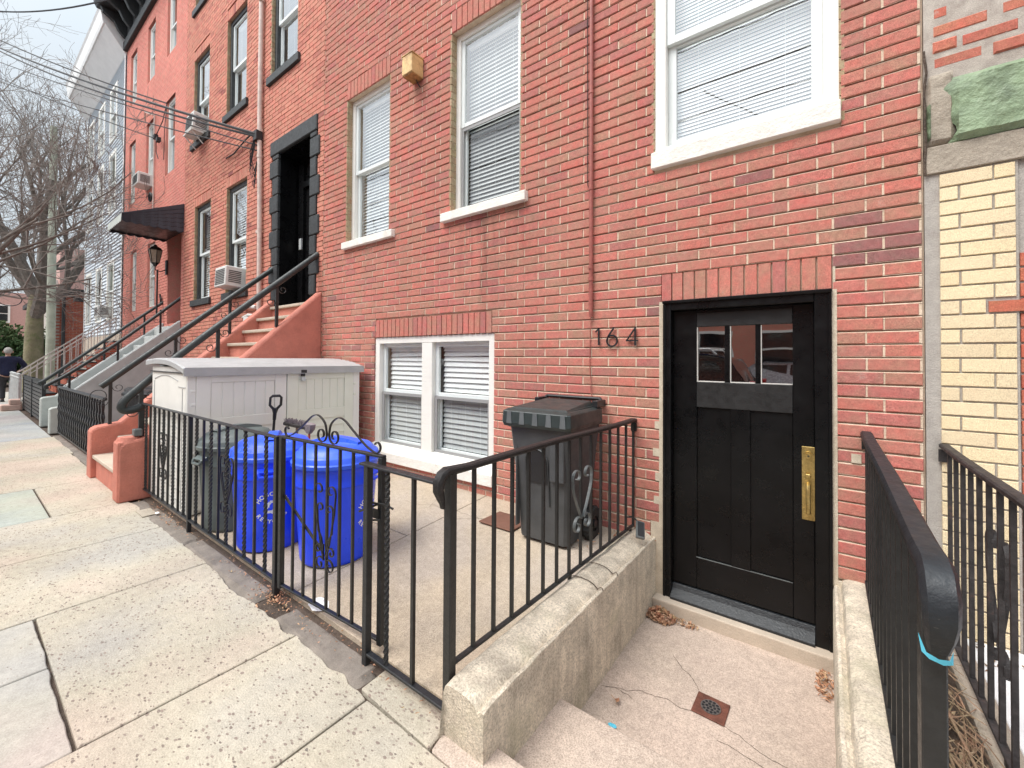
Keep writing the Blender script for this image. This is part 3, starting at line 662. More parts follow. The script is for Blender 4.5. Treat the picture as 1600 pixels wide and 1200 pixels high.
# double basement window
bw=MB(); y=.03
bw.box(-4.50,-4.415,y-.012,y+.12,.42,1.748); bw.box(-2.655,-2.585,y-.012,y+.12,.42,1.748); bw.box(-4.415,-2.655,y-.0105,y+.12,1.672,1.748); bw.box(-3.645,-3.475,y-.008,y+.12,.42,1.672)
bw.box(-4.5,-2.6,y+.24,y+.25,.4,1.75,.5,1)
bwo=bw.build('double_window',[M['white'],M['dark']],h,bevel=.004)
def half(x0,x1,mess):
    a=MB(); sw=.05; yy=y+.045; b0=.46; b1=1.672; mid=1.095
    for za,zb,o_ in ((mid-.02,b1,0),(b0,mid+.02,.036)):
        a.box(x0,x0+sw,yy+o_,yy+o_+.034,za,zb); a.box(x1-sw,x1,yy+o_,yy+o_+.034,za,zb); a.box(x0+sw,x1-sw,yy+o_+.0015,yy+o_+.034,zb-.045,zb); a.box(x0+sw,x1-sw,yy+o_+.0015,yy+o_+.034,za,za+.045)
    s_=a.build('sash',M['vinyl'],bwo,bevel=.003)
    q=MB(); 
    q.box(x0+.012,x0+.045,yy-.016,yy-.004,b0,mid-.01); q.box(x1-.045,x1-.012,yy-.016,yy-.004,b0,mid-.01); q.box(x0+.045,x1-.045,yy-.015,yy-.004,mid-.045,mid-.012); q.box(x0+.045,x1-.045,yy-.015,yy-.004,b0+.005,b0+.035)
    q.build('screen_frame',M['greyscreen'],s_)
    q=MB(); q.face([(x0+sw,yy+.02,mid+.02),(x1-sw,yy+.02,mid+.02),(x1-sw,yy+.02,b1-.04),(x0+sw,yy+.02,b1-.04)]); q.build('upper_pane',M['glassbase'],s_,fix=False)
    q=MB(); q.face([(x0+sw,yy+.055,b0+.04),(x1-sw,yy+.055,b0+.04),(x1-sw,yy+.055,mid-.02),(x0+sw,yy+.055,mid-.02)]); q.build('lower_pane',M['glasslow'],s_,fix=False)
    q=MB(); blinds(q,x0+.06,x1-.06,b0+.04,b1-.05,y+.125,.056,.058,66,mess); q.build('blind',M['blind'],s_,fix=False)
half(-4.415,-3.645,.3); half(-3.475,-2.655,1.0)
q=MB(); q.prism([(.10,.47),(.0,.455),(-.045,.37),(-.045,.262),(.10,.262)],0,-4.52,-2.56); q.build('window_sill',M['whitesill'],bwo,bevel=.008,seg=2)
# door
d=MB(); X0,X1=-.958,.030; ZT=1.925
d.box(X0,X0+.052,-.012,.14,-.222,ZT); d.box(X1-.085,X1,-.012,.14,-.222,ZT); d.box(X0+.052,X1-.085,-.0105,.14,ZT-.068,ZT)
d.box(X0-.004,X1+.003,-.026,.0,ZT-.018,ZT+.004); d.box(X0,X0+.018,-.022,-.01,-.222,ZT-.02); d.box(X1-.018,X1,-.022,-.01,-.222,ZT-.02)
d.box(X0,X1,.20,.22,-.25,ZT)
dfr=d.build('door_frame',M['doorblack'],h,bevel=.004)
q=MB(); q.prism([(-.03,-.222),(-.03,-.205),(.03,-.165),(.045,-.135),(.11,-.13),(.11,-.222)],0,X0+.0525,X1-.0855); q.build('threshold',M['black'],dfr,bevel=.002)
yl=.055; lx0,lx1=-.905,-.057; dz0,dz1=-.126,1.855
q=MB()
q.box(lx0,-.742,yl,yl+.045,dz0,dz1); q.box(-.168,lx1,yl,yl+.045,dz0,dz1)
q.box(-.742,-.168,yl+.0008,yl+.045,dz0,.092)
q.box(-.523,-.405,yl+.0012,yl+.045,.092,1.16)
q.box(-.742,-.168,yl+.013,yl+.04,.092,1.16)
q.box(-.560,-.528,yl+.001,yl+.045,1.345,1.735); q.box(-.375,-.345,yl+.001,yl+.045,1.345,1.735)
lf=q.build('door',M['doorblack'],h,bevel=.003)
for za,zb_ in ((1.735,1.835),(1.16,1.342)): q=MB(); q.box(-.742,-.168,yl-.0015,yl+.045,za,zb_); q.build('door_rail',M['doorrail'],lf,bevel=.003)
q=MB(); q.box(-.742,-.168,yl+.001,yl+.045,1.835,dz1); 
q.build('top_rail',M['doorblack'],lf)
for a,b in ((-.742,-.560),(-.528,-.375),(-.345,-.168)):
    q=MB(); q.face([(a,yl+.02,1.342),(b,yl+.02,1.342),(b,yl+.02,1.735),(a,yl+.02,1.735)]); q.build('pane',M['glassdoor'],lf,fix=False)
    q=MB(); q.box(a+.002,a+.006,yl+.004,yl+.019,1.346,1.732); q.box(a+.002,b-.002,yl+.003,yl+.019,1.342,1.3475); q.build('glazing_bead',M['whiterail'],lf)
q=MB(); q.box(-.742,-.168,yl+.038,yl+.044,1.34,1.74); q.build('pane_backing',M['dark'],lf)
for xa,xb in ((-.745,-.52),(-.405,-.185)): q=MB(); q.box(xa,xb,yl-.001,yl+.004,.089,.094); q.build('panel_edge_highlight',M['greyiron'],lf)  # grey strips paint a highlight along the panel bottoms
hd=MB(); hd.box(-.122,-.050,yl-.006,yl+.002,.507,.962)
hp=hd.build('door_handle',M['brass'],lf,bevel=.0025,seg=2)
q=MB(); q.tube([(-.088,yl-.010,.55),(-.088,yl-.045,.56),(-.088,yl-.058,.60),(-.088,yl-.058,.69),(-.088,yl-.045,.725),(-.088,yl-.010,.735)],[.011,.0115,.012,.012,.0115,.011],8); q.box(-.104,-.072,yl-.012,yl-.005,.53,.555); q.box(-.104,-.072,yl-.012,yl-.005,.728,.75); q.build('grip',M['brass'],hp,smooth=True)
q=MB(); q.box(-.101,-.077,yl-.04,yl-.012,.785,.797); q.box(-.101,-.077,yl-.042,yl-.036,.775,.797); q.build('thumb_latch',M['brass'],hp,bevel=.002)
q=MB(); q.prism([(-.088+.0165*cos(a*pi/10),.905+.0165*sin(a*pi/10)) for a in range(20)],1,yl-.016,yl-.005); q.tube([(-.088+.024*cos(pi*(.1+.08*a)),yl-.008,.908+.024*sin(pi*(.1+.08*a))) for a in range(11)],.0025,6); q.build('lock_cylinder',M['brass'],hp)
q=MB(); q.prism([(-.088+.006*cos(a*pi/6),.905+.006*sin(a*pi/6)) for a in range(12)],1,yl-.0175,yl-.0155); q.build('keyhole',M['brassdark'],hp)
# house number strokes
def stroke(pts,name,w=.013,closed=False):
    q=MB(); q.ribbon([(a,-.016,b) for a,b in pts],(0,1,0),.012,w); 
    q.box(pts[0][0]-.003,pts[0][0]+.003,-.012,.004,pts[0][1]-.02,pts[0][1]-.014)
    return q.build(name,M['rustiron'],h,fix=True)
ph=MB(); ph2=M['black']
q=MB(); q.ribbon([(-1.498,-.016,1.718),(-1.470,-.016,1.745),(-1.4695,-.016,1.745)],(0,1,0),.010,.010); q.bar((-1.469,-.016,1.752),(-1.469,-.016,1.612),.012,.010); q.build('number_one',ph2,h)
c6=[( -1.356+.043*cos(a), 1.645+.043*sin(a)) for a in [radians(t) for t in range(150,-215,-15)]]
q=MB(); q.ribbon([(-1.338,-.016,1.752),(-1.366,-.016,1.712),(-1.388,-.016,1.68)]+[(x,-.016,z) for x,z in c6],(0,1,0),.010,.012); q.build('number_six',ph2,h)
q=MB(); q.bar((-1.168,-.016,1.748),(-1.168,-.016,1.604),.012,.010); q.bar((-1.166,-.0165,1.742),(-1.236,-.0165,1.643),.010,.010); q.bar((-1.24,-.0155,1.643),(-1.144,-.0155,1.643),.010,.010); q.build('number_four',ph2,h)
# conduit + cables on the facade
q=MB(); q.tube([(-1.537,-.022,7.1),(-1.54,-.022,4.5),(-1.538,-.022,3.0),(-1.537,-.022,1.87),(-1.537,-.018,1.845)],.0165,10)
for z in (6.2,5.4,4.6,3.7,2.9,2.25): q.tube([(-1.54,-.022,z-.012),(-1.54,-.022,z+.012)],.021,10)
q.tube([(-1.538,-.022,2.14),(-1.538,-.022,2.17)],.022,10); q.tube([(-1.538,-.022,1.95),(-1.538,-.022,2.08)],.0185,10)
o=q.build('conduit_pipe',M['copper'],None,smooth=True); tag(o,'thin red painted conduit running down the brick wall above house number 164','pipe')
q=MB(); q.tube([(-1.537,-.014,1.85),(-1.548,-.01,1.7),(-1.552,-.01,1.45),(-1.535,-.01,1.25),(-1.53,-.012,1.12),(-1.56,-.03,1.05)],.0035,5); o=q.build('thin_cable',M['copper'],None,smooth=True); tag(o,'thin dark red cable dangling from the conduit down behind the charcoal cart','cable')
q=MB(); q.tube([(-1.585,-.008,7.0),(-1.588,-.008,5.),(-1.58,-.008,3.6),(-1.578,-.008,2.95),(-1.55,-.01,2.85)],.003,5); o=q.build('thin_cable',M['wire'],None,smooth=True); tag(o,'thin black cable stapled just left of the red conduit','cable')
# wall lamp box
lb=thing('wall_lamp','yellowed square wall lamp with rusty bottom between the two upper left windows','wall lamp',loc=(0,0,0))
q=MB(); q.box(-3.80,-3.63,-.17,-.002,4.66,4.87); q.build('lamp_shade',M['lampbox'],lb,bevel=.006)
q=MB(); q.box(-3.79,-3.64,-.16,-.01,4.648,4.6595); q.build('lamp_bottom',M['lampbase'],lb); q=MB(); q.box(-3.805,-3.625,-.175,-.001,4.8705,4.885); q.build('lamp_top',M['lampbox'],lb,bevel=.003)
q=MB(); q.tube([(-3.70,-.05,4.65),(-3.69,-.02,4.60),(-3.68,-.004,4.58)],.006,6); q.build('cable_stub',M['wire'],lb)

# ------------------------------------------------------------------ building on the right (cream brick pier)
rb=thing('brick_house','cream and old red brick building with green stone band at the right edge','house')
mb=MB(); ys=.0
brickwork(mb,.492,.758,.02,2.50,[(.655,.77,1.735,1.82)],course=.0757,L=.275,jt=.010,pz=2.505-.0757*40,off=.12,phase=.02,dark=0,rel=.007,cham=.002,y=ys,jit=.001,m=0)
backing(mb,.434,.768,-.5,2.505,[],.009,.3,m=1)
mb.box(.665,.80,-.001,.02,1.75,1.805,.4,2)
brickwork(mb,.774,4.5,.02,2.02,[],course=.0757,L=.225,jt=.012,pz=2.505-.0757*40,dark=0,rel=.008,y=.012,m=2,cham=.002,phase=.774-.1)
backing(mb,.768,4.5,-.5,2.505,[],.022,.3,m=1)
# thick mortar top
brickwork(mb,.47,4.5,3.04,7.0,[],course=.098,L=.235,jt=.036,pz=3.06,dark=0,rel=.003,y=.002,m=4,cham=.008,phase=.47,jit=.006,wob=.012,off=.11)
backing(mb,.434,4.5,3.0,7.2,[],.006,.3,m=3)
mb.box(.434,4.5,.3,4,-.5,7.2,.5,1)
mb.build('wall',[M['brickY'],M['mortarY'],M['brickO'],M['mortarO'],M['brickP']],rb,fix=False)
q=MB(); q.box(.436,4.5,-.006,.3,2.506,2.652); q.build('cement_band',M['cement'],rb,bevel=.004)
def roughplate(x0,x1,z0,z1,y,name,mat,amp,par,left=None):
    q=MB(); nx=int((x1-x0)/.03)+1; nz=int((z1-z0)/.03)+1; vs=[];fs=[]
    for i in range(nx+1):
        for j in range(nz+1):
            x=x0+(x1-x0)*i/nx; z=z0+(z1-z0)*j/nz
            if left and i==0: x+=left*noise.noise(Vector((3,z*9,1)))
            e=.03 if (i in (0,nx) or j in (0,nz)) else 0
            vs.append((x,y+amp*noise.noise(Vector((x*9,z*13,2)))+amp*.5*noise.noise(Vector((x*30,z*40,2)))+e,z))
    for i in range(nx):
        for j in range(nz): fs.append((i*(nz+1)+j,(i+1)*(nz+1)+j,(i+1)*(nz+1)+j+1,i*(nz+1)+j+1))
    q.add(vs,fs); return q.build(name,M[mat],par,smooth=True,fix=False)
roughplate(.53,4.5,2.655,3.0,-.03,'green_stone_band',  'green',.012,rb,left=.05)
roughplate(.434,.56,2.655,3.06,-.008,'cracked_render','cement',.012,rb); roughplate(.438,.47,2.68,2.9,-.018,'paint_remnant','green',.006,rb)
q=MB(); q.tube([(.436+.012*noise.noise(Vector((0,z*8,0))),-.010,z) for z in [2.5+.04*i for i in range(18)]],.006,5); q.build('crack',M['dirt'],rb)

# ------------------------------------------------------------------ ironwork helpers
def spiral(cx,cz,r0,r1,a0,a1,n=16):
    return [(cx+(r0+(r1-r0)*i/n)*cos(radians(a0+(a1-a0)*i/n)),cz+(r0+(r1-r0)*i/n)*sin(radians(a0+(a1-a0)*i/n))) for i in range(n+1)]
def smooth_path(P,n=6):
    out=[]
    for i in range(len(P)-1):
        p0=P[max(i-1,0)];p1=P[i];p2=P[i+1];p3=P[min(i+2,len(P)-1)]
        for k in range(n):
            t=k/n; out.append(tuple(.5*((2*p1[j])+(-p0[j]+p2[j])*t+(2*p0[j]-5*p1[j]+4*p2[j]-p3[j])*t*t+(-p0[j]+3*p1[j]-3*p2[j]+p3[j])*t**3) for j in range(len(p1))))
    out.append(tuple(P[-1])); return out
def heart_half(c,s,zb,zt,w):
    """one half of the double-heart scroll: from top spiral down to bottom spiral"""
    H=zt-zb; r=w*.46
    top=[(c+s*(x-c),z) for x,z in spiral(c+w*.52,zt-r*1.1,r*.25,r*1.05,-40+360,-40+360-470+110,18)]
    top=spiral(0,0,r*.22,r*1.0,300,0-30,20); top=[(c+s*(w*.5+x),zt-r+z) for x,z in top]
    mid=[(c+s*w*.86,zt-H*.32),(c+s*w*.5,zt-H*.55),(c+s*w*.12,zb+H*.24)]
    bot=spiral(0,0,r*.95,r*.22,120,-260,20); bot=[(c+s*(w*.45+x),zb+r+z) for x,z in bot]
    return top+smooth_path([top[-1]]+mid+[bot[0]],4)[1:-1]+bot
def heart_panel(mb,c,zb,zt,w,P3,side,rib=.011,th=.0045,inner=True):
    for s in (-1,1):
        mb.ribbon([P3(a,b) for a,b in heart_half(c,s,zb,zt,w)],side,rib,th)
        if inner:
            r=w*.30; z0=zb+(zt-zb)*.66
            t=[(c+s*(w*.36+x),z0+z) for x,z in spiral(0,0,r*.25,r,300,-30,14)]+[(c+s*w*.48,z0-.06),(c+s*.006,zb+(zt-zb)*.28)]
            mb.ribbon([P3(a,b) for a,b in t],side,rib*.9,th)
BAR=.0165
def baluster(parent,p0,p1,tw=False,w=BAR,mat='ironbar'):
    q=MB()
    if tw: q.bar(p0,p1,w*1.12,None,2*pi*7*(Vector(p1)-Vector(p0)).length/.9,90)
    else: q.bar(p0,p1,w)
    return q.build('twisted_baluster' if tw else 'baluster',M[mat],parent,fix=False)
YF=-1.915
# left section of the front fence
ff=thing('iron_fence','long black iron fence section with twisted bars in front of the blue bins and shed','fence')
for X,w,zt in ((-5.872,.032,1.0),(-4.366,.030,1.0),(-2.758,.036,1.005)):
    q=MB(); q.bar((X,YF,-.05),(X,YF,zt),w); q.build('post',M['black'],ff,bevel=.0025)
q=MB(); q.box(-5.99,-2.745,YF-.019,YF+.019,.990,1.0); q.build('top_rail',M['black'],ff,bevel=.002)
q=MB(); q.box(-5.87,-2.76,YF-.014,YF+.014,.098,.112); q.build('bottom_rail',M['black'],ff,bevel=.002)
for i,px in enumerate([105,133,158,187,215,246,278,312,347]):
    X=-5.872+(i+1)*(-4.366+5.872)/10; baluster(ff,(X,YF,.105),(X,YF,.992),i%2==0)
for i in range(9):
    X=-4.366+(i+1)*(-2.758+4.366)/10; baluster(ff,(X,YF,.105),(X,YF,.992),i%2==0)
for c in (-5.12,-3.565):
    q=MB(); heart_panel(q,c,.30,.775,.135,lambda a,b:(a,YF-.001,b),(0,1,0)); q.build('scroll_panel',M['ironbar'],ff,fix=False)
# short fixed section by the corner
fs_=thing('iron_fence','short black iron fence section between the gate and the corner newel post','fence')
q=MB(); q.bar((-1.802,YF,-.03),(-1.802,YF,.972),.034); q.build('post',M['black'],fs_,bevel=.0025)
q=MB(); q.prism([(-1.85,YF-.022),(-1.29,YF-.022),(-1.265,YF+.005),(-1.265,YF+.022),(-1.85,YF+.022)],2,.970,.981); q.build('top_rail',M['black'],fs_,bevel=.002)
q=MB(); q.box(-1.786,-1.262,YF-.015,YF+.015,.055,.069); q.build('bottom_rail',M['black'],fs_,bevel=.002)
baluster(fs_,(-1.650,YF,.06),(-1.650,YF,.972),True,.0165); baluster(fs_,(-1.462,YF,.06),(-1.462,YF,.972),False,.0165)
# gate
gt=thing('iron_gate','small black iron gate with scrolled crest and heart, slightly ajar beside the blue bins','gate',loc=(-2.705,YF+.004,0)); gt.rotation_euler=(0,0,.062)
GL=.945
q=MB(); q.bar((0,0,.075),(0,0,1.0),.030); q.bar((GL-.015,0,.075),(GL-.015,0,1.0),.030); q.box(-.015,GL,-.014,.014,1.0,1.013); q.box(.0155,GL-.031,-.012,.012,.088,.101); q.build('gate_frame',M['black'],gt,bevel=.002)
for i in range(7):
    u=.015+(i+1)*(GL-.03)/8; baluster(gt,(u,0,.095),(u,0,1.001),False,.0135)
def crest(s):
    c=GL/2
    inn=[(c+s*(.062+x),1.062+z) for x,z in spiral(0,0,.016,.052,330,-175,22)]
    inn=[(c+s*(.066+x),1.068+z) for x,z in spiral(0,0,.016,.050,420,180,0+18)][::1]
    a=[(c+s*(.064+.0),1.014+.0)]
    body=[(c+s*.012,1.075),(c+s*.03,1.13),(c+s*.09,1.168),(c+s*.15,1.160),(c+s*.22,1.115),(c+s*.33,1.045),(c+s*.40,1.018)]
    end=[(c+s*(.415+x),1.052+z) for x,z in spiral(0,0,.036,.014,-90,150,14)]
    sp=[(c+s*(.062+x),1.062+z) for x,z in spiral(0,0,.016,.047,90-360,-180+0,0+20)]
    sp=[(c+s*(.060-.048*cos(radians(t))*(1-.65*t/430)),1.063-.048*sin(radians(t))*(1-.65*t/430)) for t in range(430,-1,-22)]
    return sp+smooth_path([sp[-1]]+body+[end[0]],5)[1:-1]+end
q=MB()
for s in (-1,1): q.ribbon([(a,0,b) for a,b in crest(s)],(0,1,0),.012,.005)
q.build('crest_scroll',M['ironbar'],gt,fix=False)
q=MB(); c=GL/2
for s in (-1,1):
    for (zt,w,zb) in ((.80,.105,.30),(.69,.080,.32)):
        r=w*.42
        t=[(c+s*(w*.52+x),zt-r+z) for x,z in spiral(0,0,r*.25,r,300,-20,16)]+[(c+s*w*.80,zt-.16),(c+s*w*.40,zb+.17),(c+s*.010,zb+.07)]
        q.ribbon([(a,-.012,b) for a,b in t],(0,1,0),.010,.0045)
    b=[(c+s*(.045+x),.345+z) for x,z in spiral(0,0,.042,.012,130,-240,18)]
    q.ribbon([(c+s*.012,-.012,.46)]+[(x,-.012,z) for x,z in b],(0,1,0),.010,.0045)
    b=[(c+s*(.060+x),.425+z) for x,z in spiral(0,0,.03,.010,150,-200,14)]
    q.ribbon([(x,-.012,z) for x,z in b],(0,1,0),.010,.0045)
q.build('heart_scroll',M['ironbar'],gt,fix=False)
q=MB(); q.bar((.01,.012,.64),(c-.07,.012,.405),.016,.008); q.build('brace',M['ironbar'],gt)
q=MB(); q.tube([(GL-.10,-.02,.775),(GL-.03,-.028,.778),(GL+.04,-.022,.782),(GL+.09,-.02,.772)],.0055,7); q.tube([(GL-.015,-.02,.775),(GL-.08,-.035,.745),(GL-.15,-.03,.715)],.0055,7); q.box(GL-.06,GL-.012,-.022,-.014,.70,.745); q.tube([(GL-.10,-.03,.70),(GL-.05,-.04,.695),(GL+.0,-.02,.70)],.005,6); q.build('latch',M['ironbar'],gt,smooth=True)
# handrails beside the sunken entrance
def capprof(w,t): return [(-w/2,-t*.25),(-w/2,t*.25),(-w*.30,t*.62),(0,t*.78),(w*.30,t*.62),(w/2,t*.25),(w/2,-t*.25),(w*.36,-t*.5),(-w*.36,-t*.5)]
def handrail(label,XF,zt,zb,mat,capmat,wcap,bars,heartY,knob,grp=None):
    r=thing('handrail',label,'handrail')
    q=MB(); q.bar((XF(-1.9),-1.905,0.0 if zb<.3 else 0),(XF(-1.9),-1.905,zt-.01),.040); q.build('newel_post',M[mat],r,bevel=.003)
    path=[(XF(.0)-0,-.004,zt)]+[(XF(y),y,zt+.004*sin(y*4)) for y in (-.3,-.7,-1.1,-1.5,-1.8)]
    w0=wcap
    profs=[capprof(w0,.040 if w0>.05 else .024)]*len(path)
    for (dy,z,w,t) in knob: path.append((XF(-1.9),-1.9+dy,zt+z)); profs.append(capprof(w,t))
    q=MB(); q.sweep(path,(1,0,0),profs); q.build('top_rail',M[capmat],r,smooth=True)
    q=MB(); q.bar((XF(-1.89),-1.89,zb),(XF(0),-.02,zb),.026,.012); q.build('bottom_rail',M[mat],r,bevel=.002)
    for y in bars: baluster(r,(XF(y),y,zb),(XF(y),y,zt-.008),False,.0155,mat)
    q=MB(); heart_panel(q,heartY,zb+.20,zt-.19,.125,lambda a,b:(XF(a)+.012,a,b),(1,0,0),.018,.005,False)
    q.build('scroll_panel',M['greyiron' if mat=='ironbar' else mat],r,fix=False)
    q=MB(); q.box(XF(0)-.022,XF(0)+.022,-.012,-.0005,zt-.085,zt-.02); q.build('wall_plate',M[mat],r)
    q=MB(); q.bar((XF(-.07),-.07,zb-.04),(XF(-.07),-.07,zb+.004),.018); q.bar((XF(-.95),-.95,zb-.04),(XF(-.95),-.95,zb+.004),.018); q.build('foot',M[mat],r)
    return r
kn1=[(-.03,.002,.048,.030),(-.055,-.010,.048,.034),(-.072,-.036,.046,.036),(-.074,-.070,.040,.032),(-.062,-.100,.032,.024),(-.052,-.125,.026,.016),(-.050,-.145,.022,.010)]
kn2=[(-.03,.000,.056,.046),(-.06,-.012,.058,.052),(-.082,-.042,.058,.054),(-.086,-.078,.054,.050),(-.076,-.112,.046,.038),(-.066,-.138,.038,.026),(-.062,-.155,.032,.014)]
bars1=[-1.765+.1345*i for i in range(14)]
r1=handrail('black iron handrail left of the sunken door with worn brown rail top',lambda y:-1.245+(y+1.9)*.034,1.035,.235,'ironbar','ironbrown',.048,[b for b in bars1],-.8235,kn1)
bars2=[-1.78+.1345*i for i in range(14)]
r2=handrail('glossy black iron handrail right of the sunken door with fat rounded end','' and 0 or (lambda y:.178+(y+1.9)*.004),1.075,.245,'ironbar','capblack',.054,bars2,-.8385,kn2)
r3=handrail('rusty iron handrail against the cream brick at the right edge',lambda y:.500,1.052,.135,'rustiron','rustiron',.042,[-1.78+.1275*i for i in range(14)],-.80,kn1)
q=MB(); q.add([(.152,-1.935,.935),(.155,-1.952,.906),(.165,-1.962,.900),(.185,-1.965,.897),(.200,-1.957,.899),(.203,-1.940,.918),(.161,-1.960,.911),(.178,-1.968,.908),(.194,-1.963,.909)],[(0,1,6),(1,2,6),(2,7,6),(2,3,7),(3,4,8),(3,8,7),(4,5,8)]); o=q.build('painters_tape',M['teal'],None,smooth=True); tag(o,'scrap of blue painters tape stuck under the knob of the glossy right handrail','tape')
# ------------------------------------------------------------------ round bins
def letters(parent,txt,R,z0,ang0,rad,a_mid,span,size,top=True,name='printed_letter',taper=0):
    """letters of an arc (radius rad, in the label plane) wrapped on a cylinder of radius R"""
    n=len(txt)
    for i,ch in enumerate(txt):
        cu=bpy.data.curves.new('t','FONT'); cu.body=ch; cu.size=size; cu.align_x='CENTER'; cu.offset=.0012; cu.resolution_u=3
        ob=bpy.data.objects.new('t',cu); me=bpy.data.meshes.new_from_object(ob); bpy.data.objects.remove(ob)
        a=a_mid+(span*(i/(n-1)-.5))*(-1 if top else 1); ar=radians(a)
        rot=ar-pi/2 if top else ar+pi/2
        for v in me.vertices:
            x,y=v.co.x,v.co.y-(0 if top else 0)
            if not top: pass
            lx=rad*cos(ar)+x*cos(rot)-y*sin(rot); lz=rad*sin(ar)+x*sin(rot)+y*cos(rot)
            th=ang0+lx/R; rr=R+.0022+taper*lz
            v.co=(rr*cos(th),rr*sin(th),z0+lz)
        me.materials.append(M['text']); o=bpy.data.objects.new(name,me); col.objects.link(o); o.parent=parent
def recycle_mark(parent,R,z0,ang0,s,taper):
    q=MB()
    def W(x,z):
        th=ang0+x/R; rr=R+.0022+taper*z; return (rr*cos(th),rr*sin(th),z0+z)
    for k in range(3):
        a=radians(90+120*k)
        def T(p): return (p[0]*cos(a-pi/2)-p[1]*sin(a-pi/2),p[0]*sin(a-pi/2)+p[1]*cos(a-pi/2))
        P=[(-s*.62,-s*.05),(-s*.18,s*.62),(0,s*.70),(s*.18,s*.62),(s*.36,s*.32)]
        wd=s*.15
        for i in range(len(P)-1):
            p,r_=P[i],P[i+1]; dx,dz=r_[0]-p[0],r_[1]-p[1]; l=sqrt(dx*dx+dz*dz); nx,nz=-dz/l*wd,dx/l*wd
            q.face([W(*T((p[0]+nx,p[1]+nz))),W(*T((p[0]-nx,p[1]-nz))),W(*T((r_[0]-nx,r_[1]-nz))),W(*T((r_[0]+nx,r_[1]+nz)))])
        q.face([W(*T((s*.14,s*.22))),W(*T((s*.62,s*.50))),W(*T((s*.60,-s*.06)))])
    q.build('recycling_symbol',M['text'],parent,fix=False)
def round_bin(label,x,y,rot,mats,group,text=None,tilt=0,lid=True,s=1.0,textang=0):
    z=yz(y); t=thing('recycling_bin' if text else 'rubbish_bin',label,'recycling bin' if text else 'bin',group,(x,y,z)); t.rotation_euler=(0,0,rot)
    taper=.064
    q=MB(); prof=[(0,.012),(.222,.012),(.232,.0),(.240,.012),(.243,.03),(.262,.30),(.276,.52),(.280,.54),(.285,.545),(.285,.56),(.281,.57),(.284,.64),(.290,.66),(.296,.665),(.296,.69),(.288,.695),(.283,.69),(.276,.60),(0,.58)]
    q.lathe([(a*s,b*s) for a,b in prof],seg=64); q.build('body',M[mats[0]],t,smooth=True)
    for sg in (0,1):
        a=pi*sg; q=MB(); c,s_=cos(a),sin(a)
        def L(r,w,zz): return (r*c-w*s_,r*s_+w*c,zz)
        pts=[L(.283*s,-.065,.62),L(.322*s,-.06,.60),L(.330*s,-.05,.575),L(.330*s,.05,.575),L(.322*s,.06,.60),L(.283*s,.065,.62)]
        q.tube(pts,.011,7)
        q.add([L(.280*s,-.065,.63),L(.324*s,-.062,.61),L(.324*s,.062,.61),L(.280*s,.065,.63),L(.280*s,-.065,.60),L(.318*s,-.062,.596),L(.318*s,.062,.596),L(.280*s,.065,.60)],[(0,1,2,3),(4,5,6,7),(0,4,5,1),(2,6,7,3),(1,5,6,2)])
        q.build('handle',M[mats[0]],t,smooth=True)
    if lid:
        q=MB(); lp=[(.300,.672),(.306,.676),(.308,.70),(.300,.706),(.296,.712),(.292,.742),(.284,.750),(.270,.756),(.255,.775),(.235,.795),(.18,.812),(.10,.820),(0,.823)]
        q.lathe([(a*s,b) for a,b in lp],seg=64)
        # raised grip ridge across the lid
        vs=[];n=12
        for i in range(n+1):
            u=-1+2*i/n; xx=.19*u; zc=.812+.032*(1-u*u)
            for w_,dz in ((-.045,-.02),(-.035,.010),(.035,.010),(.045,-.02)): vs.append((xx,w_,zc+dz))
        q.add(vs,[(i*4+j,i*4+j+1,i*4+5+j,i*4+4+j) for i in range(n) for j in range(3)])
        lo=q.build('lid',M[mats[1]],t,smooth=True); lo.rotation_euler=(tilt,0,0)
    if text:
        R=.2665; ta=textang
        letters(t,'HOBOKEN',R,.335,ta,.088,90,118,.043,True,taper=taper); letters(t,'RECYCLES',R,.335,ta,.118,270,112,.040,False,taper=taper)
        recycle_mark(t,R,.335,ta,.066,taper)
    return t
BG='blue recycling bins behind the fence'
b1=round_bin('blue recycling bin with printed badge, left of the two, behind the fence bars',-3.53,-1.60,radians(150),('blue','bluelid'),BG,True,textang=radians(-25-150+360))
b2=round_bin('blue recycling bin with badge turned away, right of the two, behind the gate',-2.90,-1.43,radians(205),('blue','bluelid'),BG,True,textang=radians(24-205+360))
b3=round_bin('grey round rubbish bin between the white shed and the blue bins',-4.17,-1.62,radians(100),('greybin','greybin'),None,None)
# ------------------------------------------------------------------ wheeled cart
ct=thing('wheeled_bin','charcoal two-wheeled rubbish cart against the brick wall by the basement window','wheeled bin',loc=(-1.69,-.33,yz(-.33)-.012)); ct.rotation_euler=(0,0,radians(2))
def loft(q,secs,t=.5,m=0,cap=True):
    vs=[];k=len(secs[0])
    for s_ in secs: vs+=s_
    fs=[(i*k+j,i*k+(j+1)%k,(i+1)*k+(j+1)%k,(i+1)*k+j) for i in range(len(secs)-1) for j in range(k)]
    if cap: fs+= [tuple(range(k)),tuple((len(secs)-1)*k+j for j in range(k))]
    q.add(vs,fs,t,m)
def rr(x0,x1,y0,y1,z,c=.03): return [(x0+c,y0,z),(x1-c,y0,z),(x1,y0+c,z),(x1,y1-c,z),(x1-c,y1,z),(x0+c,y1,z),(x0,y1-c,z),(x0,y0+c,z)]
q=MB(); loft(q,[rr(-.205,.205,-.185,.20,.03),rr(-.235,.235,-.225,.255,.55),rr(-.250,.250,-.255,.285,.80),rr(-.255,.255,-.262,.29,.86),rr(-.270,.270,-.285,.30,.865),rr(-.272,.272,-.287,.30,.915)]); q.build('body',M['cart'],ct,smooth=True,bevel=0)
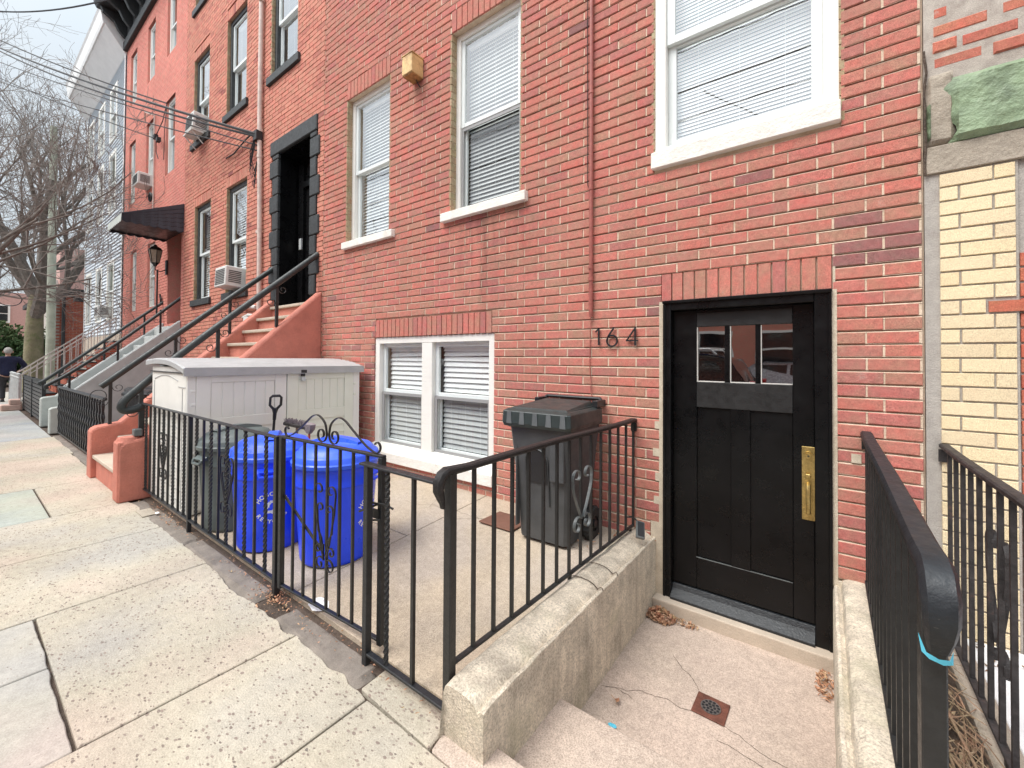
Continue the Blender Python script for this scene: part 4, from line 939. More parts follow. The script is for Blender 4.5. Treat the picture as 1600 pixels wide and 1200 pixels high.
q=MB(); A=[(-.115+.0,.30),(-.115,.62)]+[(-.02-.095*cos(radians(a)),.62+.095*sin(radians(a))) for a in range(15,180,15)]+[(.075,.62),(.075,.30)]
def fy(z): return -.187-.045*(z-.03)/.52 if z<.55 else -.226-.03*(z-.55)/.25
q.ribbon([(x,fy(z)-.002,z) for x,z in A],(0,1,0),.018,.010)
q.box(.10,.215,-.262,-.20,.50,.80); q.box(-.20,-.185,-.25,-.2,.12,.80)
q.build('front_moulding',M['cart'],ct,bevel=.006)
q=MB(); q.face([(x,fy(z)-.0012-(.006 if z>.5 else 0),z) for x,z in [(-.10,.46)]+[(-.02-.085*cos(radians(a)),.62+.085*sin(radians(a))) for a in range(0,181,20)]+[(.062,.46)]]); q.build('recess_shade_plate',M['blackplastic'],ct,fix=False)  # flat dark plate, recess shade painted onto the body front
q=MB(); loft(q,[rr(-.282,.282,-.306,.27,.872,.02),rr(-.29,.29,-.318,.27,.90,.02),rr(-.285,.285,-.312,.27,.985,.02),rr(-.262,.262,-.28,.27,1.000,.02)])
q.box(-.235,.235,-.25,.22,1.0005,1.008)
q.add([(-.225,-.24,1.012),(.225,-.24,1.012),(.20,.22,1.045),(-.20,.22,1.045),(-.245,-.26,.999),(.245,-.26,.999),(.225,.26,.999),(-.225,.26,.999)],[(0,1,2,3),(0,4,5,1),(1,5,6,2),(2,6,7,3),(3,7,4,0)])
ld=q.build('lid',M['cartlid'],ct,bevel=.004)
M['cartrib']=plain('paler_grey_rib_plastic',(.11,.12,.125),.5,var=.3)  # ribs a paler grey than the lid
for i in range(5):
    q=MB(); x=-.235+i*.112; q.add([(x,-.3215,.895),(x+.046,-.3215,.895),(x+.040,-.3195,.984),(x+.006,-.3195,.984),(x,-.30,.89),(x+.046,-.30,.89),(x+.040,-.30,.985),(x+.006,-.30,.985)],[(0,1,2,3),(0,4,5,1),(1,5,6,2),(2,6,7,3),(3,7,4,0)]); q.build('lid_rib',M['cartrib'],ld)
q=MB(); q.tube([(-.25,.24,.99),(-.252,.30,1.05),(-.245,.315,1.055),(.245,.315,1.055),(.252,.30,1.05),(.25,.24,.99)],.014,8); 
for s in (-1,1): q.box(s*.262-.022,s*.262+.022,.16,.325,1.0,1.05)
q.build('handle_bar',M['blackplastic'],ct,bevel=.008)
for s in (-1,1):
    q=MB(); 
    vs=[];n=40;fs=[]
    for i in range(n):
        a=2*pi*i/n; r=.125+(.004 if i%2 else -.003)
        for (rad,x) in ((.055,-.024),(r-.012,-.028),(r,-.018),(r,.018),(r-.012,.028),(.055,.024)): vs.append((s*.262+x,.12+rad*cos(a),.125+rad*sin(a)))
    for i in range(n):
        j=(i+1)%n
        for k in range(5): fs.append((i*6+k,j*6+k,j*6+k+1,i*6+k+1))
    q.add(vs,fs); w=q.build('wheel',M['rubber'],ct)
    q=MB()
    for k in range(8):
        a=2*pi*k/8; q.bar((s*.272,.12+.018*cos(a),.125+.018*sin(a)),(s*.272,.12+.09*cos(a),.125+.09*sin(a)),.014,.018)
    q.prism([(.12+.03*cos(a*pi/8),.125+.03*sin(a*pi/8)) for a in range(16)],0,s*.262-.03,s*.262+.03); q.build('hub',M['blackplastic'],w)
q=MB(); q.tube([(-.26,.12,.125),(.26,.12,.125)],.012,8); q.build('axle',M['steel'],ct)
# ------------------------------------------------------------------ storage shed
sh=thing('storage_shed','low warm-white resin storage shed with arched grey lid behind the front fence','shed')
SX0,SX1,SY0,SY1=-5.72,-4.655,-1.872,-.11; zb=.05
def lidz(x):
    u=(x+5.85)/1.25; return 1.462+.028*sin(u*pi*.9)-.075*u**3
q=MB()
poly=[(SX0,zb),(SX1,zb)]+[(SX1+(SX0-SX1)*i/12,min(lidz(SX1+(SX0-SX1)*i/12)-.075,1.40)) for i in range(13)]
q.prism([(a,b) for a,b in poly],1,SY0,SY1); bd=q.build('shed_body',M['resin'],sh,bevel=.006)
# street-facing narrow panel mouldings
q=MB()
def arc(z,dz,x0,x1,y,w=.006,d=.004):
    q.ribbon([(x0+(x1-x0)*i/10,y,z+dz*sin(pi*i/10)) for i in range(11)],(0,1,0),d*2,w)
arc(1.27,.045,SX0+.10,SX1-.22,SY0-.001); arc(1.215,.0,SX1-.20,SX1-.01,SY0-.001)
for i in range(9): q.box(SX0+.10,SX1-.10,SY0-.004,SY0+.002,.16+i*.095,.165+i*.095)
q.box(SX0+.085,SX0+.095,SY0-.004,SY0+.002,.1,1.25); q.box(SX1-.095,SX1-.085,SY0-.004,SY0+.002,.1,1.2)
q.build('panel_groove',M['resinlid'],bd)
XD=SX1
for k,(ya,yb,mt) in enumerate(((-1.80,-.995,'resin'),(-.985,-.20,'resincream'))):
    q=MB(); e=.022; fw=.115
    q.box(XD,XD+e,ya,ya+fw,zb+.03,1.36); q.box(XD,XD+e,yb-fw,yb,zb+.03,1.36)
    q.box(XD,XD+e-.001,ya+fw,yb-fw,1.255,1.36); q.box(XD,XD+e-.001,ya+fw,yb-fw,.80,.915); q.box(XD,XD+e-.001,ya+fw,yb-fw,zb+.03,.15)
    n=6 ; y0=ya+fw; y1=yb-fw; p=(y1-y0)/n
    for i in range(n): q.box(XD,XD+.014,y0+i*p+.004,y0+(i+1)*p-.004,.915,1.255)
    q.box(XD,XD+.008,y0,y1,.15,1.255)
    for i in range(7):
        z0=.15+i*.093
        q.add([(XD+.006,y0,z0+.091),(XD+.018,y0,z0+.002),(XD+.018,y1,z0+.002),(XD+.006,y1,z0+.091),(XD,y0,z0+.002),(XD,y1,z0+.002)],[(0,1,2,3),(1,4,5,2)])
    dr=q.build('shed_door',M[mt],sh,bevel=.003)
    hy=ya if k==0 else yb
    for zz in (1.12,.55):
        g_=MB(); s_=-1 if k==0 else 1; g_.box(XD-.012,XD+.016,hy+(s_*.006 if s_>0 else -.034),hy+(.034 if s_>0 else -.006),zz-.05,zz+.05); g_.build('hinge_slot',M['blackplastic'],dr)
        g_=MB(); g_.box(XD-.01,XD+.026,hy+(s_*.002 if s_>0 else -.04),hy+(.04 if s_>0 else -.002),zz+.051,zz+.075); g_.box(XD-.01,XD+.026,hy+(s_*.002 if s_>0 else -.04),hy+(.04 if s_>0 else -.002),zz-.075,zz-.051); g_.build('hinge',M[mt],dr,bevel=.003)
for ya,yb in ((-1.87,-1.80),(-.20,-.112)): q=MB(); q.box(XD,XD+.02,ya,yb,zb,1.36); q.build('corner_post',M['resin'],sh,bevel=.006)
# lid
q=MB(); n=26; xs=[-5.83+(1.225)*i/n for i in range(n+1)]; vs=[];fs=[]
LY0,LY1=-1.905,-.075
for x in xs:
    z=lidz(x); rib=.0035*(1 if int((x+6)/.055)%2 else -1)
    vs+=[(x,LY0,z-.012),(x,LY0+.012,z+rib),(x,LY1-.012,z+rib),(x,LY1,z-.012),(x,LY1,z-.055),(x,LY0,z-.055)]
for i in range(n):
    for j in range(6): fs.append((i*6+j,i*6+(j+1)%6,(i+1)*6+(j+1)%6,(i+1)*6+j))
fs+=[tuple(range(6)),tuple(n*6+j for j in range(6))]
q.add(vs,fs); q.box(-4.612,-4.596,LY0,LY1,lidz(-4.605)-.075,lidz(-4.605)-.004)
q.build('shed_lid',M['resinlid'],sh)
q=MB(); q.box(SX0-.03,SX1+.02,LY0+.02,LY1-.02,1.342,1.352); q.build('lid_gap',M['blackplastic'],sh)
pl=thing('padlock','small padlock hanging from a black hasp under the shed lid','padlock')
q=MB(); q.box(XD+.024,XD+.06,-.86,-.79,1.325,1.365); q.box(XD+.024,XD+.05,-.845,-.805,1.29,1.325); q.build('hasp',M['blackplastic'],pl,bevel=.004)
q=MB(); q.tube([(XD+.045,-.84+.015*(1-cos(a*pi/8)),1.285+.022*sin(a*pi/8)) for a in range(9)],.004,6); q.build('shackle',M['galv'],pl,smooth=True)
q=MB(); q.box(XD+.033,XD+.055,-.848,-.802,1.238,1.283); q.build('lock_body',M['galv'],pl,bevel=.004)
# shovel and brooms
sv=thing('shovel','black D-handled shovel standing between the shed and the left blue bin','shovel')
P0=Vector((-4.50,-1.22,.10));P1=Vector((-4.43,-1.2,.93)); d_=(P1-P0).normalized()
q=MB(); q.tube([P0+d_*.2,P1],.013,8); q.build('shaft',M['blackplastic'],sv,smooth=True)
q=MB(); sd=Vector((.35,.93,0)).normalized()
g=[P1-d_*.02,P1+d_*.05-sd*.015,P1+d_*.09-sd*.048,P1+d_*.165-sd*.048,P1+d_*.182-sd*.030,P1+d_*.182+sd*.030,P1+d_*.165+sd*.048,P1+d_*.09+sd*.048,P1+d_*.05+sd*.015,P1-d_*.02]
q.tube(g,[.012,.014,.013,.012,.014,.014,.012,.013,.014,.012],8); q.tube([P1-d_*.06,P1+d_*.06],[.016,.022],8); q.build('grip',M['blackplastic'],sv,smooth=True)
q=MB(); vs=[]
for i in range(7):
    for j in range(7):
        u=-1+i/3; v_=j/6; vs.append(P0+sd*(.13*u*(1-.15*v_))+d_*(.30*(1-v_))+Vector((.03*(u*u),0,0))+Vector((0,0,.0)))
q.add(vs,[(i*7+j,(i+1)*7+j,(i+1)*7+j+1,i*7+j+1) for i in range(6) for j in range(6)]); bl=q.build('blade',M['blackplastic'],sv,smooth=True,fix=False)
sm=bl.modifiers.new('s','SOLIDIFY'); sm.thickness=.004
br=thing('broom','upturned grey-bristled push broom behind the left blue bin lid','broom')
q=MB(); q.tube([(-4.30,-1.05,.12),(-4.26,-1.06,.80)],.012,8); q.build('broom_pole',M['twig'],br,smooth=True)
q=MB(); q.box(-4.50,-4.05,-1.09,-1.03,.795,.83); q.build('broom_head',M['rustiron'],br,bevel=.008)
q=MB()
for i in range(160):
    x=-4.49+.43*rnd.random(); y=-1.085+.05*rnd.random(); q.bar((x,y,.828),(x+rnd.uniform(-.02,.02),y+rnd.uniform(-.015,.015),.868+rnd.uniform(-.008,.008)),.004)
q.build('bristles',M['bristle'],br,fix=False)
br=thing('scrubbing_brush','red-handled brush with grey bristles poking up between the two blue bins','brush')
q=MB(); q.tube([(-4.03,-1.04,.12),(-4.02,-1.06,.77)],.010,8); q.build('brush_handle',M['redplastic'],br,smooth=True)
q=MB(); loft(q,[rr(-4.05,-3.99,-1.075,-1.045,.76,.01),rr(-4.09,-3.95,-1.085,-1.035,.80,.01),rr(-4.10,-3.94,-1.09,-1.03,.85,.01),rr(-4.08,-3.96,-1.08,-1.04,.862,.01)]); q.build('brush_head',M['bristle'],br,smooth=True)
# small things on the ground
q=MB(); q.box(-2.32,-1.98,-.50,-.22,yz(-.4)+.004,yz(-.4)+.016); o=q.build('rubber_mat',M['mat'],None,bevel=.004); tag(o,'small brown mat on the yard slab left of the charcoal cart','mat')
mbp=MB(); nn=8
def crumple(name,cx,cy,z,r,mat,label,cat,amp=.012):
    q=MB(); vs=[(cx,cy,z+amp)]
    n=14
    for k in (1,2):
        for i in range(n):
            a=2*pi*i/n; rr_=r*k/2*(1+.25*noise.noise(Vector((cos(a)*2,sin(a)*2,cx*7)))); vs.append((cx+rr_*cos(a),cy+rr_*sin(a)*.6,z+.003+amp*abs(noise.noise(Vector((cos(a)*3*k,sin(a)*3,cy*5))))*(2 if k==1 else 1)))
    fs=[(0,1+i,1+(i+1)%n) for i in range(n)]+[(1+i,1+n+i,1+n+(i+1)%n,1+(i+1)%n) for i in range(n)]
    q.add(vs,fs); o=q.build(name,M[mat],None,fix=False); tag(o,label,cat); return o
crumple('paper_scrap',-2.40,-1.83,.035,.085,'paper','crumpled white paper scrap on the ground behind the gate bottom rail','paper')
crumple('plastic_scrap',-.848,-1.175,-.308,.022,'teal','tiny teal plastic scrap on the sunken landing beside the step','litter',.006)
crumple('plastic_scrap',-5.05,-1.97,.02,.03,'paper','tiny white litter scrap under the left end of the front fence','litter')
# drain
dn=thing('floor_drain','rusty square floor drain with round grate in the sunken landing','drain',loc=(-.483,-.768,-.3075)); dn.rotation_euler=(0,0,radians(-1))
q=MB(); q.box(-.078,.078,-.078,.078,0,.006); q.build('plate',M['rust'],dn,bevel=.002)
q=MB(); holes=[(0,0)]+[(.019*cos(radians(60*i)),.019*sin(radians(60*i))) for i in range(6)]+[(.0365*cos(radians(30*i+15)),.0365*sin(radians(30*i+15))) for i in range(12)]
q.prism([(.048*cos(a*pi/24),.048*sin(a*pi/24)) for a in range(48)],2,.0065,.009); gr_=q.build('grate',M['steel'],dn)
for hx,hy in holes:
    q=MB(); q.prism([(hx+.0072*cos(a*pi/6),hy+.0072*sin(a*pi/6)) for a in range(12)],2,.0092,.0098); q.build('hole',M['blackplastic'],gr_)
# grey clip box at the wall end of the left low wall
fl=thing('solar_lamp','small grey tilted lamp box at the wall end of the left low wall','lamp',loc=(-1.06,-.20,.285)); fl.rotation_euler=(radians(38),radians(12),radians(30))
q=MB(); q.box(-.03,.03,-.065,.065,-.012,.014); q.build('lamp_body',M['greyiron'],fl,bevel=.005)
q=MB(); q.box(-.022,.022,-.055,.055,.0145,.017); q.build('panel',M['blackplastic'],fl); q=MB(); q.tube([(-.0,.06,-.01),(-.05,.09,.0),(-.11,.06,.02)],.006,6); q.build('bracket',M['ironbar'],fl)

# ------------------------------------------------------------------ dry leaves and twigs
def leaf(q,p,s,tl=.9):
    a=rnd.uniform(0,2*pi); n=Vector((rnd.gauss(0,tl),rnd.gauss(0,tl),1)).normalized(); u=n.cross(Vector((cos(a),sin(a),0))).normalized(); v=n.cross(u); c=Vector(p); k=rnd.uniform(.2,.6)
    P=[c-u*s,c-u*s*.3+v*s*.45*k*2+n*s*.25,c+u*s*.5+v*s*.4*k+n*s*.1,c+u*s*1.1,c+u*s*.4-v*s*.42*k+n*s*.3,c-u*s*.4-v*s*.4*k*2]
    t=rnd.random(); q.face([P[0],P[1],P[2],P[3]],t); q.face([P[0],P[3],P[4],P[5]],t*.9)
def pile(cx,cy,z,rx,ry,h,n,s,name,label,cat):
    q=MB()
    for i in range(n):
        r=sqrt(rnd.random()); a=rnd.uniform(0,2*pi); x=cx+rx*r*cos(a); y=cy+ry*r*sin(a); leaf(q,(x,y,z+.006+h*(1-r)*rnd.random()),s*rnd.uniform(.5,1.1))
    o=q.build(name,M['leaf'],None,fix=False); tag(o,label,cat,kind='stuff'); return o
pile(-.935,-.16,-.30,.105,.075,.075,620,.019,'dry_leaves','heap of dry brown leaves in the left corner of the sunken door','dry leaves')
pile(-.82,-.13,-.305,.14,.035,.018,130,.016,'dry_leaves','thin trail of dry leaves along the door step','dry leaves')
pile(-.008,-.22,-.305,.045,.13,.02,130,.018,'dry_leaves','small drift of dry leaves at the right corner of the sunken door','dry leaves')
q=MB()
for i in range(60): leaf(q,(rnd.uniform(-1.33,-1.0),rnd.uniform(-.16,-.03),.165),.018*rnd.uniform(.5,1))
for i in range(20): leaf(q,(rnd.uniform(-1.5,-1.36),rnd.uniform(-.5,-.03),yz(-.2)+.008),.02*rnd.uniform(.5,1))
o=q.build('dry_leaves',M['leaf'],None,fix=False); tag(o,'scattered dry leaves at the brick wall beside the cart wheel','dry leaves',kind='stuff')
q=MB()
for i in range(260):
    X=rnd.uniform(-5.8,-1.3); b=noise.noise(Vector((X*1.7,4,4)))
    if b>-.1: leaf(q,(X,rnd.uniform(-1.99,-1.86),.022),.010*rnd.uniform(.5,1.2),.4)
for i in range(200): leaf(q,(-2.72+rnd.gauss(0,.10),-1.93+rnd.gauss(0,.045),.02+.01*rnd.random()),.011*rnd.uniform(.4,1.2),.5)
for i in range(60): leaf(q,(-5.05+rnd.gauss(0,.25),-1.93+rnd.gauss(0,.03),.02),.012*rnd.uniform(.4,1.2),.5)
o=q.build('dry_leaves',M['leaf'],None,fix=False); tag(o,'crushed leaf litter along the foot of the front fence and its gate','dry leaves',kind='stuff')
q=MB()
for i in range(420): leaf(q,(rnd.uniform(.20,.45),rnd.uniform(-1.9,-.02),.085+.03*rnd.random()),.02*rnd.uniform(.5,1.2))
for i in range(60): leaf(q,(rnd.uniform(.57,1.2),rnd.uniform(-.35,-.02),.085),.02*rnd.uniform(.5,1.2))
for i in range(420):
    x=rnd.uniform(.21,.44); y=rnd.uniform(-1.88,-.1); a=rnd.gauss(pi/2,.5); l=rnd.uniform(.04,.15); z=.10+.04*rnd.random()
    q.tube([(x-cos(a)*l,y-sin(a)*l,z),(x+rnd.uniform(-.01,.01),y,z+rnd.uniform(0,.02)),(x+cos(a)*l*.8,y+sin(a)*l,z+rnd.uniform(-.01,.02))],[.0022*rnd.uniform(.4,1.2)]*3,4,rnd.random()*.9)
for i in range(9):
    x=rnd.uniform(.24,.42); y=rnd.uniform(-1.8,-.6); a=rnd.gauss(pi/2,.25); l=rnd.uniform(.25,.4); z=.13
    q.tube([(x-cos(a)*l,y-sin(a)*l,z),(x+.01,y,z+.01),(x+cos(a)*l,y+sin(a)*l,z+.015)],rnd.uniform(.003,.0065),6,.35)
q.tube([(.33,-1.75,.155),(.31,-1.2,.165)],.007,6,1.0)
o=q.build('dry_leaves_and_twigs',M['twig'],None,fix=False); tag(o,'litter of dry twigs and leaves between the two handrails on the right','dry twigs',kind='stuff')
q=MB(); leaf(q,(-.88,-1.03,-.29),.035,.3); q.tube([(-.93,-1.0,-.303),(-.90,-1.02,-.30),(-.88,-1.03,-.292)],.0015,4); o=q.build('single_leaf',M['leaf'],None,fix=False); tag(o,'single curled dry leaf on the sunken landing near the left wall','dry leaf')
q=MB(); q.box(-5.32,-5.08,-2.07,-1.96,.0,.012); q.box(-5.30,-5.07,-2.02,-1.99,.012,.015); o=q.build('wood_scrap',M['cement'],None,bevel=.002); o.rotation_euler=(0,0,0); tag(o,'weathered flat wood scrap on the pavement under the left fence end','wood scrap')

# ------------------------------------------------------------------ house A (black trimmed neighbour)
ha=thing('brick_house','orange red brick row house with black window trims and black stone doorway','house')
AX0,AX1=-11.765,-5.736
WA=[]
for z0,z1,cols in ((2.72,4.77,((-11.08,-10.14),(-9.30,-8.36))),(6.20,8.08,((-11.25,-10.32),(-9.38,-8.46),(-7.46,-6.56))),(9.22,11.1,((-11.25,-10.32),(-9.38,-8.46),(-7.46,-6.56)))):
    for c in cols: WA.append((c[0],c[1],z0,z1))
DA=(-7.12,-6.10,2.30,4.83)
COA=.0725
mb=MB()
ops=WA+[DA]
cuts=[(a-.004,b+.004,c,d) for a,b,c,d in WA]+[(-7.39,-5.91,2.3,5.06)]+[(a,b,d,d+.215) for a,b,c,d in WA]
brickwork(mb,AX0,AX1,.1,12.0,cuts,course=COA,L=.218,jt=.012,pz=4.77-COA*60,off=.109,phase=.03,dark=.01,cham=0,rel=.013,struck=1)
for a,b,c,d in WA: soldiers(mb,a-.03,b+.03,d+.004,d+.205,pitch=.07,y=-.001)
backing(mb,AX0,AX1,-.5,12.2,ops,.020,.35)
for a,b,c,d in WA: reveal(mb,a,c,d,0,.06,1); reveal(mb,b,c,d,0,.06,-1)
mb.box(AX0,AX1,.351,4,-.5,12.2,.5,1)
mb.box(AX0,AX1,-.25,4,12.2,12.6,.5,3)
mb.build('wall',[M['brickA'],M['mortarA'],M['tanrev'],M['blacktrim']],ha,fix=False)
for a,b,c,d in WA:
    w=hung_window(ha,a,b,c,d,.055,casingdepth=.10,trim='blacktrim',trimw=.085,sash='vinyl',sw=.045,pitch=.05,tilt=60,detail=False,blind=c<9)
    q=MB(); q.box(a-.09,b+.10,-.045,.10,c-.13,c); q.build('window_sill',M['blacktrim'],w,bevel=.006)
# doorway surround with quoins
q=MB(); z=2.42; k=0
while z<4.82:
    zt=min(z+.29,4.823); wq=.29 if k%2 else .20
    q.box(-7.12-wq,-7.12,-.022-.004*(k%2),.35,z,zt-.008); q.box(-6.10,-6.10+wq*.95-.02,-.022-.004*(k%2),.35,z,zt-.008); z+=.29; k+=1
q.box(-7.40,-5.92,-.026,.35,4.8235,5.06)
sr=q.build('door_surround',M['blacktrim'],ha,bevel=.012)
q=MB(); q.box(-7.119,-6.101,.335,.3495,2.3,4.83); q.box(-7.20,-7.108,.02,.36,2.3,4.83); q.box(-6.112,-6.02,.02,.36,2.3,4.83); q.box(-7.2,-6.02,.02,.36,4.81,4.9); 
q.box(-7.06,-6.90,.29,.334,2.42,4.7); q.box(-6.25,-6.14,.29,.334,2.42,4.7); q.box(-6.90,-6.25,.29,.334,4.3,4.4)
do=q.build('door',M['doorblack'],ha)
q=MB(); q.box(-6.98,-6.91,.265,.289,3.28,3.46); q.build('intercom_panel',M['galv'],do); q=MB(); q.tube([(-6.35,.33,3.05),(-6.35,.25,3.05),(-6.35,.25,3.2),(-6.35,.33,3.2)],.012,6); q.build('handle',M['galv'],do)
# its stoop
sa=thing('stoop','red stucco stoop with beige treads leading to the black stone doorway','stoop')
def zc(y): return 2.44+ .963*y if y>-1.60 else (.90+(y+1.60)*1.0 if y>-1.84 else .655+(y+1.84)*.15)
ys_=[0,-.4,-.8,-1.2,-1.6,-1.72,-1.84,-1.95,-2.06,-2.10,-2.115]
for x0,x1,cap in ((-5.93,-5.755,.02),(-7.43,-7.22,.0)):
    q=MB(); prof=[]
    for i,y in enumerate(ys_):
        z=zc(y)-(0.0 if y>-2.09 else (.02 if y>-2.11 else .05)); prof.append((y,z))
    poly=[(.0,.0)]+prof+[(-2.12,.0)]
    n=len(poly); vs=[]
    for x,ins in ((x0,.018),(x0+.018,0),(x1-.018,0),(x1,.018)):
        for y,z in poly: vs.append((x+.004*noise.noise(Vector((x*3,y*4,z*4))),y,z-(ins if z>.1 else 0)))
    fs=[tuple(range(n)),tuple(3*n+j for j in range(n))]+[(a*n+j,a*n+(j+1)%n,(a+1)*n+(j+1)%n,(a+1)*n+j) for a in range(3) for j in range(n)]
    q.add(vs,fs); q.build('cheek_wall',M['stucco'],sa,bevel=.01)
q=MB(); q.box(-5.96,-5.765,-2.13,-1.93,0,.62); q.build('pier',M['stucco'],sa,bevel=.02,seg=2)
q=MB(); q.tube([(-5.86,-2.03,.60),(-5.86,-2.03,.655)],[.11,.085],10); q.build('pier_cap',M['stucco'],sa,smooth=True)
for i in range(11):
    y0=-2.075+.2*(i-.0) if i else -2.10; z=.285+.2025*i
    q=MB(); q.box(-7.222,-5.928,y0+.035,.0 if i>9 else y0+.40,z-.36 if i else 0,z-.045); q.build('riser',M['stucco'],sa)
    q=MB(); q.box(-7.221,-5.929,y0-.0,(y0+.235) if i<10 else .34,z-.0445,z); q.build('tread',M['tread'],sa,bevel=.01,seg=2)
def railpipe(name,label,X,pts,posts,end,r=.031):
    t=thing('handrail',label,'handrail')
    q=MB(); p=[(X,y,z) for y,z in smooth_path(pts,5)]; q.tube(p,r,10); q.build('rail_pipe',M['pipeblack'],t,smooth=True)
    for y,zb_,zt_ in posts:
        q=MB(); q.bar((X,y,zb_),(X,y,zt_),.034); po=q.build('post',M['ironbar'],t)
        q=MB()
        for s in (-1,1):
            zz=zt_-.16+.10*s*.9
            sp=[(y+s*(.075+.05*cos(radians(a))*(1-a/520)),zz+.05*sin(radians(a))*(1-a/520)) for a in range(-180+0,300,22)]
            sp=[(y+s*(.075-.055*cos(radians(a))*(1-a/620)),zz-.0-.055*sin(radians(a))*(1-a/620)) for a in range(0,440,20)]
            q.ribbon([(X,a,b) for a,b in sp],(1,0,0),.016,.006)
        q.build('scroll',M['ironbar'],po,fix=False)
    if end:
        q=MB(); q.ribbon([(X,a,b) for a,b in end],(1,0,0),.022,.008); q.build('end_scroll',M['ironbar'],t,fix=False)
    return t
railpipe('handrail','right dark pipe handrail of the red stucco stoop, its curled end above the fence',-5.87,[(0,2.99),(-.96,2.12),(-1.61,1.51),(-1.92,1.19),(-2.05,1.05),(-2.085,.97),(-2.05,.93),(-1.96,.945),(-1.90,.99)],[(-.56,1.9,2.48),(-1.23,1.26,1.86),(-1.93,.62,1.16)],None,.040)
railpipe('handrail','left dark pipe handrail of the red stucco stoop ending in an open scroll',-7.27,[(0,2.955),(-.7,2.325),(-1.4,1.69),(-2.03,1.115)],[(-.62,1.85,2.38),(-1.28,1.22,1.80),(-1.94,.62,1.17)],[(-2.05+.075*sin(radians(a)),1.0+.075*cos(radians(a))) for a in range(0,360,20)]+[(-2.05,1.075)],.038)
q=MB(); q.box(-5.87,-5.78,-2.0,-1.93,.66,.735); o=q.build('bracket_block',M['greyiron'],None,bevel=.008); tag(o,'small grey metal block on top of the red stoop pier by the fence end','bracket')
# downpipe and conduits on house A
q=MB(); q.tube([(-7.74,-.05,12),(-7.75,-.05,5.6),(-7.70,-.05,4.0),(-7.68,-.05,2.6),(-7.66,-.05,1.3)],.036,10)
for z in (9.5,7.6,5.35,4.9,3.6): q.tube([(-7.73,-.05,z),(-7.73,-.05,z+.05)],.044,10)
o=q.build('downpipe',M['pinkpipe'],None,smooth=True); tag(o,'pinkish white service pipe down the brick left of the black doorway','pipe')
q=MB(); q.tube([(-7.86,-.02,12),(-7.87,-.02,6.2),(-7.83,-.03,5.0),(-7.84,-.02,3.2),(-7.82,-.02,2.5)],.016,6); o=q.build('service_cable',M['copper'],None,smooth=True); tag(o,'dark red cable running beside the pinkish service pipe','cable')
q=MB(); q.tube([(-8.35,-.03,2.36),(-8.25,-.06,2.40),(-8.05,-.06,2.38),(-7.85,-.03,2.36)],.03,6); q.tube([(-8.3,-.06,2.2),(-8.1,-.06,2.24),(-7.9,-.04,2.22)],.02,6); q.box(-8.2,-8.0,-.09,-.01,2.0,2.2); o=q.build('meter_pipes',M['acwhite'],None); tag(o,'pale gas meter pipework at the foot of the pinkish service pipe','meter')
# air conditioners
def ac(label,x,z,w,hh,dp,tilt=0,y=-.02):
    t=thing('air_conditioner',label,'air conditioner',None,(x,y,z)); t.rotation_euler=(radians(tilt),0,0)
    q=MB(); q.box(-w/2,w/2,-dp,.12,0,hh); q.build('case',M['acwhite'],t,bevel=.012)
    q=MB()
    for i in range(9): q.box(-w/2+.04,w/2-.04,-dp-.006,-dp+.002,.04+i*(hh-.08)/9,.04+(i+.55)*(hh-.08)/9)
    q.build('rear_grille',M['acgrille'],t)
    q=MB()
    for i in range(7): q.box(w/2-.002,w/2+.006,-dp+.05,-dp+.05+.20,hh*.2+i*hh*.09,hh*.2+(i+.5)*hh*.09)
    q.build('side_vent',M['acgrille'],t)
    return t
ac('white window air conditioner low beside the pipe handrails of the red stoop',-8.76,2.76,.50,.36,.26,-3)
ac('white window air conditioner high on the orange brick house under the cables',-10.66,6.22,.46,.36,.24,-4)
q=MB(); q.box(-10.95,-10.42,-.27,-.05,6.185,6.212); q.tube([(-10.9,-.25,6.18),(-10.9,-.05,5.98)],.012,5); q.tube([(-10.47,-.25,6.18),(-10.47,-.05,5.98)],.012,5); o=q.build('support_bracket',M['acwhite'],None); tag(o,'white support bracket under the high air conditioner','bracket')

# ------------------------------------------------------------------ house B (salmon painted) with awning
hb=thing('brick_house','salmon painted brick row house with black bracketed cornice and charcoal awning','house')
BX0,BX1=-17.47,-11.768
WB=[(-16.60,-15.92,2.82,4.58),(-14.78,-14.05,2.82,4.55)]+[(a,b,z0,z1) for z0,z1 in ((6.06,7.92),(9.05,10.65)) for a,b in ((-16.98,-16.25),(-15.10,-14.38),(-13.32,-12.58))]
DB=(-12.95,-11.95,2.30,4.75)
mb=MB(); brickwork(mb,BX0,BX1,.1,11.3,[(a,b,c,d) for a,b,c,d in WB+[DB]],course=.072,L=.215,jt=.010,pz=0,off=.107,dark=0,cham=0,rel=.009,jit=.001)
backing(mb,BX0,BX1,-.5,11.9,WB+[DB],.009,.35)
mb.box(BX0,BX1,.9,4,-.5,11.9,.5,1)
for a,b,c,d in WB+[DB]:
    mb.box(a-.02,a+.001,.001,.35 if d<4.7 else .6,c,d,.5,0); mb.box(b-.001,b+.02,.001,.35,c,d,.5,0)
mb.build('wall',[M['brickB'],M['mortarB']],hb,fix=False)
for a,b,c,d in WB: hung_window(hb,a,b,c,d,.055,trim='white',trimw=.07,sash='vinyl',sw=.04,detail=False,blind=False)
q=MB(); q.box(-12.95,-11.95,.60,.65,2.3,4.75); q.box(-12.949,-11.951,.35,.6,4.6,4.75); q.build('door',M['doorblack'],hb)
q=MB(); q.box(BX0-.02,BX1-.0,-.10,.05,11.02,11.28); q.box(BX0-.02,BX1,-.70,.1,11.95,12.06); q.prism([(-.70,11.95),(-.76,12.06),(-.80,12.30),(.1,12.30),(.1,12.06)],0,BX0-.03,BX1-.002)
